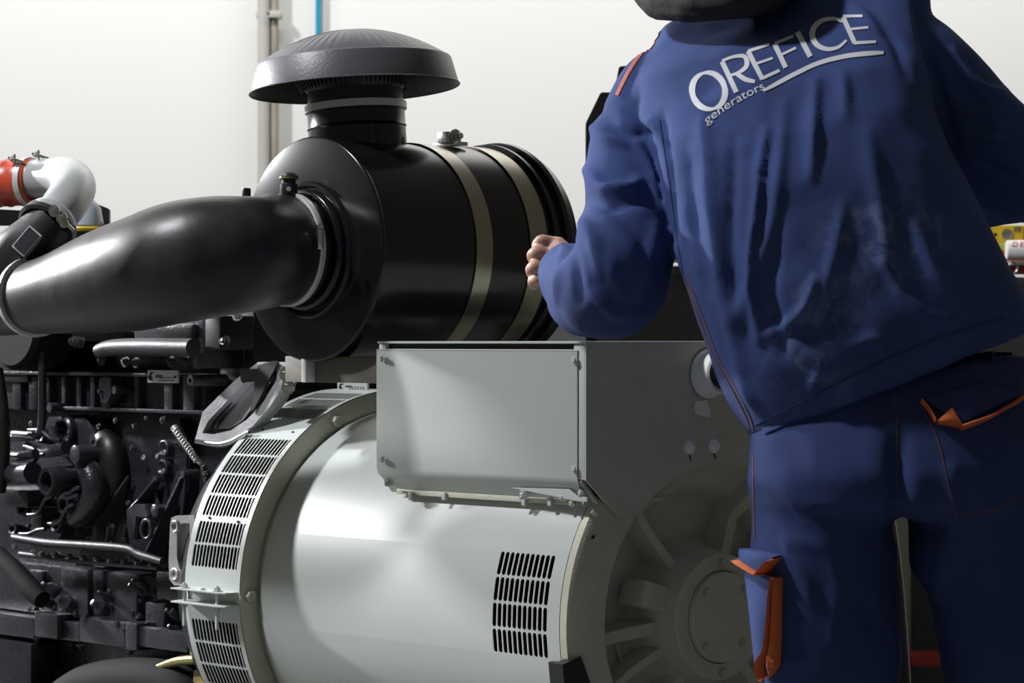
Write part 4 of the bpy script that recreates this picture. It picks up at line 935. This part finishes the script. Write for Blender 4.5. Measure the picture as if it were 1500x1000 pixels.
JF = [([(1122, 190), (1112, 250), (1106, 330), (1098, 390), (1104, 440), (1112, 500)], 7, .010),
      ([(1150, 150), (1142, 240), (1130, 340), (1080, 470)], 12, .005), ([(1195, 120), (1192, 170), (1188, 260)], 9, .007), ([(1235, 110), (1238, 170)], 9, .005),
      ([(1030, 180), (1040, 300), (1060, 420), (1085, 540)], 13, .006), ([(1005, 210), (1018, 330), (1040, 430)], 8, -.006), ([(1075, 200), (1070, 320), (1075, 440)], 9, -.007), ([(1140, 330), (1130, 430), (1150, 520)], 9, -.006),
      ([(1195, 410), (1180, 450), (1150, 480), (1122, 492)], 7, .008), ([(1235, 300), (1225, 360), (1205, 440)], 12, .004), ([(1290, 380), (1320, 430), (1360, 465), (1395, 470)], 8, .006), ([(1270, 200), (1290, 300), (1300, 380)], 16, .005),
      ([(1160, 500), (1200, 530), (1230, 560)], 8, .005), ([(1250, 505), (1280, 495), (1300, 510)], 8, .005), ([(1190, 570), (1200, 545)], 6, .005), ([(1340, 330), (1370, 400), (1420, 460)], 14, .006), ([(1085, 560), (1110, 600)], 10, .005), ([(1000, 470+0), (1060, 590)], 5, -.004),
      ([(968, 170), (975, 230), (983, 300), (990, 350)], 7, -.012), ([(965, 50), (935, 95), (915, 150)], 7, -.003),
      ([(880, 160), (905, 190), (925, 200), (962, 192)], 9, -.007), ([(868, 185), (890, 205), (915, 212)], 8, .007), ([(945, 160), (968, 200)], 8, .008), ([(862, 250), (885, 280), (925, 278), (935, 265)], 10, .010), ([(860, 290), (890, 305), (940, 295)], 10, -.008),
      ([(930, 210), (955, 250), (965, 310)], 9, .006), ([(850, 320), (870, 350), (880, 400)], 11, .007), ([(900, 310), (940, 350), (960, 400)], 12, -.006), ([(835, 340), (845, 390), (850, 440)], 9, -.006), ([(870, 430), (900, 460), (940, 455)], 10, .006), ([(825, 360), (822, 400), (815, 440)], 6, .006), ([(890, 380), (905, 420)], 12, .006), ([(960, 330), (950, 400), (935, 440)], 9, .006),
      ([(1395, 75), (1420, 115), (1440, 130), (1470, 135)], 8, .007), ([(1400, 130), (1440, 150), (1480, 170)], 8, -.007), ([(1415, 170), (1445, 160), (1465, 180)], 7, .008), ([(1440, 205), (1470, 208), (1500, 200)], 5, .009), ([(1430, 230), (1460, 250), (1490, 260)], 9, -.008), ([(1450, 205), (1470, 175)], 6, .006), ([(1420, 185), (1460, 190)], 6, -.005),
      ([(1345, 0), (1350, 40), (1365, 90), (1400, 210)], 8, -.010), ([(1280, 30), (1310, 60), (1330, 110)], 9, -.006), ([(1250, 10), (1290, 45)], 8, .005)]
JF = [(p_, w_*0.75, a_*(1.9 if a_ > 0 else 1.35)) for p_, w_, a_ in JF]
folds(jk, JF, 0.005, 9.0)
jacket = link('jacket', jk, 'navy', per, auto=None)
bj = BVHTree.FromObject(jacket, bpy.context.evaluated_depsgraph_get()) if False else None
def bvh(me): 
    return BVHTree.FromPolygons([v.co.copy() for v in me.vertices], [tuple(p.vertices) for p in me.polygons])
BJ = bvh(jk)
def hit(B_, x, y, fb=4.1):
    for k in range(14):
        d = (P(x, y, 1)-CAM).normalized(); r = B_.ray_cast(CAM, d)
        if r[0] is not None: return r[0], r[1]
        tx, ty = (1150, 300) if B_ is BJ else (1300, 700); l = math.hypot(tx-x, ty-y); x += (tx-x)/l*2.5; y += (ty-y)/l*2.5
    return P(x, y, fb), -d
def smooth_hit(B_, x, y):
    s = Vector(); n = Vector(); k = 0
    for dx, dy in ((0, 0), (3, 0), (-3, 0), (0, 3), (0, -3)):
        a, b = hit(B_, x+dx, y+dy); 
        s += b
    a, b = hit(B_, x, y); return a, s.normalized()
def ribbon(name, B_, pl, w_, m, parent, off=0.0015, n=14, th=0.0012):
    c = cr([tuple(map(float, q)) for q in pl], n); vs = []; fs = []
    for i, q in enumerate(c):
        a = c[max(0, i-1)]; b = c[min(len(c)-1, i+1)]; dx, dy = b[0]-a[0], b[1]-a[1]; l = math.hypot(dx, dy) or 1; nx, ny = -dy/l, dx/l
        ww = q[2] if len(q) > 2 else w_
        for s, o_ in ((-1, 0), (-1, 1), (0, 1.3), (1, 1), (1, 0)):
            p_, nn_ = smooth_hit(B_, q[0]+nx*s*ww/2, q[1]+ny*s*ww/2); vs.append(p_+nn_*(off*o_+ (0 if o_ else -0.001)))
    for i in range(len(c)-1):
        for k in range(4): fs.append((i*5+k, i*5+k+1, i*5+5+k+1, i*5+5+k))
    fs += [(0, 1, 2, 3, 4), tuple(len(vs)-5+k for k in (4, 3, 2, 1, 0))]
    return link(name, fixn(pydata(vs, fs)), m, parent, auto=60)
# piping, seams
lab(ribbon('piping', BJ, [(967, 44), (940, 78), (920, 108), (904, 140)], 5, 'coral', jacket), 'coral piping on the shoulder')
ribbon('seam', BJ, [(966, 175), (972, 215), (982, 280), (992, 350), (1000, 400)], 2, 'navy_dark', jacket, .001)
for dx in (0, 6):
    ribbon('seam', BJ, [(1003+dx, 410), (1022+dx, 460), (1045+dx, 520), (1075+dx, 575), (1093+dx, 612), (1098+dx, 630)], 1.6, 'stitch', jacket, .001)
ribbon('hem', BJ, [(1106, 622), (1160, 596), (1230, 560), (1300, 525), (1390, 490), (1470, 466)], 2.0, 'navy_dark', jacket, .0012)
# lettering, laid on the cloth
LV = []; LF = []
def lpoint(x, y, o=0.0014):
    p_, n_ = smooth_hit(BJ, x, y); return p_+n_*o
def stroke(pts, closed=False, n=6):     # pts: (x, y, half width) in picture pixels
    c = cr(pts, n) if len(pts) > 2 else [tuple(pts[0][k]+(pts[1][k]-pts[0][k])*i/8 for k in range(3)) for i in range(9)]
    b = len(LV)
    for i, q in enumerate(c):
        if closed: a_, b_ = c[(i-1) % (len(c)-1)] , c[(i+1) % (len(c)-1)]
        else: a_, b_ = c[max(0, i-1)], c[min(len(c)-1, i+1)]
        dx, dy = b_[0]-a_[0], b_[1]-a_[1]; l = math.hypot(dx, dy) or 1; nx, ny = -dy/l*q[2], dx/l*q[2]
        for s in (-1, 0, 1): LV.append(lpoint(q[0]+nx*s, q[1]+ny*s))
    for i in range(len(c)-1):
        for k in range(2): LF.append((b+3*i+k, b+3*i+k+1, b+3*i+4+k, b+3*i+3+k))
def ellipse(cx, cy, a, b, rot, wa, wb, t0=0, t1=360, n=28):
    out = []
    for k in range(n+1):
        t = math.radians(t0+(t1-t0)*k/n); x, y = a*math.cos(t), b*math.sin(t); wd = wa*abs(math.cos(t))+wb*abs(math.sin(t))
        cr_2, sr_2 = math.cos(rot), math.sin(rot); out.append((cx+x*cr_2-y*sr_2, cy+x*sr_2+y*cr_2, wd))
    return out
stroke(ellipse(1038.5, 134, 24, 27, -0.30, 4.0, 2.0), True, 1)
# R
stroke([(1058, 91, 3.6), (1079, 136, 3.6)]); stroke([(1058, 90, 2), (1075, 84, 2.2), (1091, 84, 3.2), (1094, 97, 3.4), (1083, 107, 2.4), (1068, 112, 1.6)]); stroke([(1078, 108, 3), (1092, 117, 3.5), (1106, 120.5, 2.6)])
# E
stroke([(1096, 76, 3.6), (1117, 117, 3.4)]); stroke([(1096, 76, 2.4), (1127, 66, 1.8)]); stroke([(1106, 95, 1.8), (1132, 86, 1.8)]); stroke([(1116, 116, 2.4), (1142, 104, 2.2)])
# F
stroke([(1135, 66, 3.6), (1151, 100, 3.6)]); stroke([(1135, 65, 2.2), (1162, 54, 2)]); stroke([(1143, 82, 1.8), (1166, 71, 1.8)])
# I
stroke([(1168, 48, 4.0), (1187, 84, 3.8)])
# C
stroke([(1234, 33, 1.6), (1222, 28.5, 2.6), (1205, 31, 3.2), (1193, 41, 4.0), (1190, 54, 4.2), (1197, 67, 3.8), (1212, 73, 3.0), (1228, 70, 2.4), (1240, 60, 1.6)])
# E
stroke([(1235, 26, 3.6), (1252, 64, 3.4)]); stroke([(1235, 25, 2.4), (1264, 24, 1.8)]); stroke([(1243, 44, 1.8), (1272, 41, 1.8)]); stroke([(1251, 64, 2.4), (1283, 62, 2)])
# underline
stroke([(1118, 134, 1.6), (1135, 125, 2.8), (1165, 109, 3.2), (1200, 93, 3.2), (1240, 83, 3.4), (1275, 79, 3.4), (1294, 78, 2.2)])
lt = link('lettering', pydata(LV, LF), 'print_white', jacket, smooth=False)
# small word
cu = bpy.data.curves.new('t', 'FONT'); cu.body = 'generators'; cu.size = 1.0; cu.space_character = 1.02
ob = bpy.data.objects.new('t', cu); me = bpy.data.meshes.new_from_object(ob); bpy.data.objects.remove(ob)
bm = bmesh.new(); bm.from_mesh(me); wmax = max(v.co.x for v in bm.verts)
for v in bm.verts:
    t = v.co.x/wmax; bx_, by_ = 1035+86*t, 183-52*t-4*math.sin(PI*t); sc_ = 19; c_, s_ = math.cos(0.54), math.sin(0.54)
    v.co = lpoint(bx_-v.co.y*sc_*s_*0.9*-0.1-v.co.y*sc_*0.45, by_-v.co.y*sc_*c_*0.95)
bm.to_mesh(me); bm.free(); link('lettering', me, 'print_white', jacket, smooth=False)

# --- trousers
Tp = [((1180, 540), (1450, 520), 4.11, 0.10), ((1112, 560), (1515, 520), 4.09, 0.125), ((1101, 640), (1525, 600), 4.07, 0.145), ((1098, 700), (1530, 680), 4.05, 0.150), ((1102, 738), (1532, 730), 4.05, 0.145), ((1130, 762), (1500, 762), 4.06, 0.10)]
Ll = [((1100, 690), (1300, 690), 4.07, 0.12), ((1102, 760), (1310, 760), 4.07, 0.125), ((1100, 830), (1312, 830), 4.07, 0.118), ((1098, 900), (1321, 900), 4.07, 0.112), ((1110, 960), (1324, 960), 4.07, 0.108), ((1124, 1010), (1316, 1010), 4.07, 0.10), ((1140, 1150), (1296, 1150), 4.05, 0.085), ((1150, 1350), (1285, 1350), 4.09, 0.075), ((1152, 1560), (1290, 1560), 4.12, 0.08)]
Rl = [((1345, 690), (1532, 690), 4.07, 0.12), ((1334, 770), (1535, 760), 4.07, 0.125), ((1334, 835), (1540, 830), 4.07, 0.118), ((1362, 875), (1545, 880), 4.07, 0.112), ((1374, 940), (1552, 940), 4.07, 0.108), ((1386, 1010), (1562, 1010), 4.07, 0.10), ((1402, 1150), (1558, 1150), 4.05, 0.085), ((1418, 1350), (1560, 1350), 4.09, 0.075), ((1422, 1560), (1565, 1560), 4.12, 0.08)]
tr = remesh(merge([loft_part([lring(a, b, d, h, ex=0.9) for a, b, d, h in q]) for q in (Tp, Ll, Rl)]), 0.0075, 6)
TF = [([(1150, 800), (1180, 850), (1190, 880)], 7, .007), ([(1110, 700), (1160, 740), (1240, 810)], 16, .005), ([(1150, 660), (1200, 720), (1290, 760)], 18, -.004), ([(1315, 640), (1316, 700), (1316, 780)], 16, -.014),
      ([(1395, 690), (1400, 760), (1380, 830), (1370, 880)], 12, .008), ([(1440, 780), (1420, 850), (1430, 930)], 14, -.006), ([(1500, 860), (1470, 900), (1440, 980)], 14, .008), ([(1180, 640), (1260, 700)], 20, .004), ([(1260, 880), (1290, 930)], 14, -.005), ([(1210, 800), (1230, 850), (1220, 940)], 14, .005), ([(1120, 720), (1150, 740), (1190, 790)], 9, -.004),
      ([(1110, 980), (1160, 965), (1200, 990)], 8, .005), ([(1360, 860), (1420, 855), (1480, 870)], 10, -.005), ([(1330, 760), (1350, 780), (1390, 770)], 10, -.006), ([(1150, 790), (1210, 800)], 8, .004)]
TF = [(p_, w_*0.85, a_*1.35) for p_, w_, a_ in TF]
folds(tr, TF, 0.005, 6.5)
trou = link('trousers', tr, 'navy_dark', per, auto=None); BT = bvh(tr)
ribbon('seam', BT, [(1306, 545), (1312, 600), (1314, 660), (1314, 720)], 1.6, 'stitch', trou, .001)
ribbon('seam', BT, [(1350, 595), (1372, 640), (1385, 690), (1400, 755)], 1.6, 'stitch', trou, .001); ribbon('seam', BT, [(1400, 755), (1440, 750), (1498, 730)], 1.6, 'stitch', trou, .001)
ribbon('seam', BT, [(1103, 665), (1104, 720), (1106, 790)], 1.6, 'stitch', trou, .001)
ribbon('waistband', BT, [(1120, 632), (1200, 596), (1300, 545), (1400, 512), (1500, 498)], 9, 'navy_dark', trou, .003)
ribbon('belt_loop', BT, [(1447, 478), (1452, 500), (1455, 530)], 7, 'navy_dark', trou, .004)
def patch(name, B_, poly, m, parent, off=0.006, nu=8, nv=6):
    a, b, c, d = poly; vs = []; fs = []
    for o_ in (off, off*0.2):
        for i in range(nu+1):
            for j in range(nv+1):
                s, t = i/nu, j/nv; x = (a[0]*(1-s)+b[0]*s)*(1-t)+(d[0]*(1-s)+c[0]*s)*t; y = (a[1]*(1-s)+b[1]*s)*(1-t)+(d[1]*(1-s)+c[1]*s)*t
                p_, n_ = smooth_hit(B_, x, y); vs.append(p_+n_*(o_+(0.003*math.sin(PI*s)*math.sin(PI*t) if o_ == off else -0.002)))
    N = (nu+1)*(nv+1)
    for i in range(nu):
        for j in range(nv):
            q = i*(nv+1)+j; fs.append((q, q+1, q+nv+2, q+nv+1)); fs.append((N+q, N+q+nv+1, N+q+nv+2, N+q+1))
    for i in range(nu):
        for j in (0, nv): q = i*(nv+1)+j; fs.append((q, q+nv+1, N+q+nv+1, N+q))
    for j in range(nv):
        for i in (0, nu): q = i*(nv+1)+j; fs.append((q, q+1, N+q+1, N+q))
    return link(name, fixn(pydata(vs, fs)), m, parent, auto=50)
# cargo pocket on the left thigh
patch('cargo_pocket', BT, [(1102, 838), (1138, 842), (1134, 978), (1118, 984)], 'navy', trou, .012)
patch('pocket_flap', BT, [(1101, 803), (1146, 812), (1128, 838), (1097, 820)], 'navy', trou, .018)
lab(ribbon('flap_trim', BT, [(1099, 821), (1112, 831), (1124, 839), (1128, 838)], 5, 'orange', trou, .022), 'orange edge of the pocket flap')
ribbon('flap_trim', BT, [(1128, 838), (1136, 826), (1146, 815)], 1.2, 'orange', trou, .022)
lab(ribbon('pocket_lining', BT, [(1146, 846, 1.5), (1144, 880, 4.0), (1142, 920, 7.0), (1140, 955, 9.0), (1139, 972, 8.0), (1137, 982, 3.0)], 8, 'orange', trou, .016), 'orange pocket lining')
ribbon('pocket_trim', BT, [(1145, 844), (1141, 880), (1138, 920), (1134, 955), (1127, 974), (1132, 983)], 1.6, 'orange', trou, .020)
# back pocket on the right
patch('pocket_flap', BT, [(1353, 588), (1440, 566), (1492, 578), (1404, 624)], 'navy_dark', trou, .010)
lab(ribbon('flap_trim', BT, [(1406, 629), (1440, 616), (1470, 599), (1494, 583)], 5, 'orange', trou, .014), 'orange edge of the back pocket flap')
ribbon('flap_trim', BT, [(1349, 590), (1358, 600), (1370, 620)], 2, 'orange', trou, .012)
lab(patch('flap_lining', BT, [(1372, 622), (1392, 604), (1406, 628), (1390, 624)], 'orange', trou, .015, 4, 4), 'orange flap corner')
# boots
for cx, cy_ in ((1222, 0), (1495, 0)):
    q = P(cx, 500, 4.10); f = FW
    rings = []
    for s, w_, h, z in ((-0.13, .035, .05, .05), (-0.11, .045, .09, .06), (-0.05, .048, .12, .07), (0.03, .05, .10, .06), (0.10, .052, .07, .045), (0.16, .045, .055, .035), (0.19, .02, .03, .025)):
        c = Vector((q.x, q.y, z))+f*s; rings.append([c+RT*w_*math.cos(t)+UP*max(-z+0.002, h*0.5*math.sin(t)) for t in [2*PI*k/16 for k in range(16)]])
    bm = bmesh.new(); loft_bm(bm, rings); link('boot', bm2me(bm), 'boot', per)
# --- head, hood roll, hand
def skin_obj(name, verts, edges, radii, m, parent, sub=2, root=0):
    me = bpy.data.meshes.new('m'); me.from_pydata([tuple(v) for v in verts], edges, []); ob = bpy.data.objects.new('tmp', me); COL.objects.link(ob)
    ob.modifiers.new('s', 'SKIN'); sv = me.skin_vertices[0].data
    for i, r in enumerate(radii): sv[i].radius = (r, r) if not isinstance(r, tuple) else r; sv[i].use_root = (i == root)
    s = ob.modifiers.new('u', 'SUBSURF'); s.levels = sub; s.render_levels = sub
    dg = bpy.context.evaluated_depsgraph_get(); dg.update(); out = bpy.data.meshes.new_from_object(ob.evaluated_get(dg)); bpy.data.objects.remove(ob)
    return out
HC = P(1010, -95, 4.42)            # head centre, above the frame, looking down and forward
lk = (FW*0.55-RT*0.6-UP*0.55).normalized(); hu = (UP-lk*UP.dot(lk)).normalized(); hr = lk.cross(hu)
bm = bmesh.new(); bmesh.ops.create_uvsphere(bm, u_segments=32, v_segments=24, radius=1)
for v in bm.verts:
    x, y, z = v.co; 
    wx = 0.076*(1-0.22*max(0, -z)); vy = y*0.098; 
    if y > 0: vy = y*0.090
    f = 0.0
    if y > 0.5 and abs(x) < 0.28: f += 0.022*math.exp(-((z+0.15)/0.16)**2)*(1-abs(x)/0.28)       # nose
    if y > 0.4: f -= 0.008*math.exp(-((z-0.05)/0.12)**2)*math.exp(-((abs(x)-0.38)/0.16)**2)      # eye sockets
    if y > 0.5: f += 0.005*math.exp(-((z+0.5)/0.10)**2)*math.exp(-(x/0.3)**2)                    # mouth
    if y > 0.3: f += 0.008*math.exp(-((z+0.85)/0.2)**2)
    v.co = HC+hr*(x*wx)+lk*(vy+f)+hu*(z*0.118)
hd_me = bm2me(bm)
nk = tube_me([(P(1085, 20, 4.34), .062), (P(1050, -30, 4.38), .056), (HC-hu*0.05, .052)], 20, 5)
hm = remesh(merge([hd_me, nk]), 0.006, 2); head = link('head', hm, 'skin', per, auto=None)
for s in (-1, 1):
    q = HC+hr*0.030*s+lk*0.080+hu*0.006; bm = bmesh.new(); bmesh.ops.create_uvsphere(bm, u_segments=12, v_segments=8, radius=0.011, matrix=Matrix.Translation(q)); link('eye', bm2me(bm), 'white_plastic', head)
    pts = [(HC+hr*0.076*s+lk*(-0.005+0.016*math.cos(a))+hu*(-0.005+0.028*math.sin(a)), .005) for a in [2*PI*k/12 for k in range(13)]]; tube('ear', pts, 'skin', head, 8, 1)
bm = bmesh.new(); bmesh.ops.create_uvsphere(bm, u_segments=28, v_segments=18, radius=1)
for v in bm.verts:
    x, y, z = v.co; z2 = max(z, -0.25+0.35*max(0, y)); v.co = HC+hr*x*0.086+lk*(y*0.106-0.004)+hu*(z2*0.130+0.006)
link('beanie', bm2me(bm), 'black_cloth', per)
hoodp = tube_me([(P(945, -30, 4.32), .028), (P(962, -2, 4.28), .028), (P(1000, 8, 4.22), .026), (P(1050, 6, 4.18), .027), (P(1100, -4, 4.17), .028), (P(1145, -22, 4.2), .03), (P(1180, -50, 4.3), .03)], 18, 6)
hood2 = tube_me([(P(938, -25, 4.36), .024), (P(985, -20, 4.28), .04), (P(1060, -30, 4.24), .05), (P(1130, -40, 4.26), .045), (P(1180, -60, 4.34), .03)], 18, 6)
hm = remesh(merge([hoodp, hood2]), 0.006, 3); folds(hm, [([(960, 10), (1040, 22), (1120, 14), (1170, 0)], 4, -.006)], 0.004, 18)
link('hood', hm, 'black_cloth', per, auto=None)
prism('hood_tab', [P(x, y, 4.3) for x, y in ((942, 4), (952, -2), (975, 6), (968, 22), (962, 10))], FW*0.004, 'black_cloth', per)
# left hand: palm from the cuff, four fingers curled, thumb behind
W = P(822, 392, 4.44)
fa = (P(786, 382, 4.47)-P(822, 395, 4.41)).normalized()
hv = [W, W+fa*0.028]; he = [(0, 1)]; hrad = [.027, .030]
hmesh = []
pc = P(803, 380, 4.47)
palm = loft_part([[c+(UP*0.97+RT*0.25).normalized()*h*math.cos(t)+(FW+RT*0.4).normalized()*w_*math.sin(t) for t in [2*PI*k/14 for k in range(14)]] for c, h, w_ in
                  ((P(842, 398, 4.42), .030, .024), (P(828, 392, 4.44), .036, .024), (P(812, 386, 4.455), .044, .020), (P(800, 383, 4.465), .042, .015))])
hmesh.append(palm)
FG = [((805, 352), (792, 350), (785, 360), (790, 368), 4.46, .0088), ((800, 370), (786, 367), (778, 374), (783, 383), 4.455, .0094), ((798, 390), (783, 388), (776, 395), (781, 403), 4.455, .0093), ((800, 408), (787, 407), (778, 412), (784, 420), 4.46, .0082)]
for a, b, c, d, dep, r in FG:
    vsx = [P(812, 385+(a[1]-385)*0.7, 4.46), P(a[0], a[1], dep), P(b[0], b[1], dep-0.005), P(c[0], c[1], dep+0.016), P(d[0], d[1]+2, dep+0.036)]
    hmesh.append(skin_obj('f', vsx, [(i, i+1) for i in range(4)], [r*1.05, r*1.12, r*1.15, r*1.02, r*0.9], 'skin', None))
hmesh.append(skin_obj('f', [P(822, 372, 4.45), P(812, 358, 4.475), P(800, 352, 4.50), P(790, 362, 4.52)], [(0, 1), (1, 2), (2, 3)], [.014, .012, .0105, .009], 'skin', None))
hnd = remesh(merge(hmesh), 0.0026, 3); link('left_hand', hnd, 'skin', per, auto=None)
# right hand, reaching ahead of the body
hmesh = [loft_part([[c+UP*h*math.cos(t)+FW*w_*math.sin(t) for t in [2*PI*k/14 for k in range(14)]] for c, h, w_ in ((P(1370, 285, 4.57), .028, .022), (P(1345, 288, 4.60), .036, .020), (P(1305, 292, 4.66), .040, .014))])]
for k in range(4):
    y = 270+k*15; hmesh.append(skin_obj('f', [P(1315, y, 4.64), P(1290, y+2, 4.67), P(1270, y+6, 4.69), P(1258, y+12, 4.70)], [(0, 1), (1, 2), (2, 3)], [.0095, .009, .0085, .0075], 'skin', None))
hmesh.append(skin_obj('f', [P(1345, 275, 4.6), P(1325, 255, 4.62), P(1303, 250, 4.65)], [(0, 1), (1, 2)], [.013, .011, .009], 'skin', None))
link('right_hand', remesh(merge(hmesh), 0.003, 3), 'skin', per, auto=None)
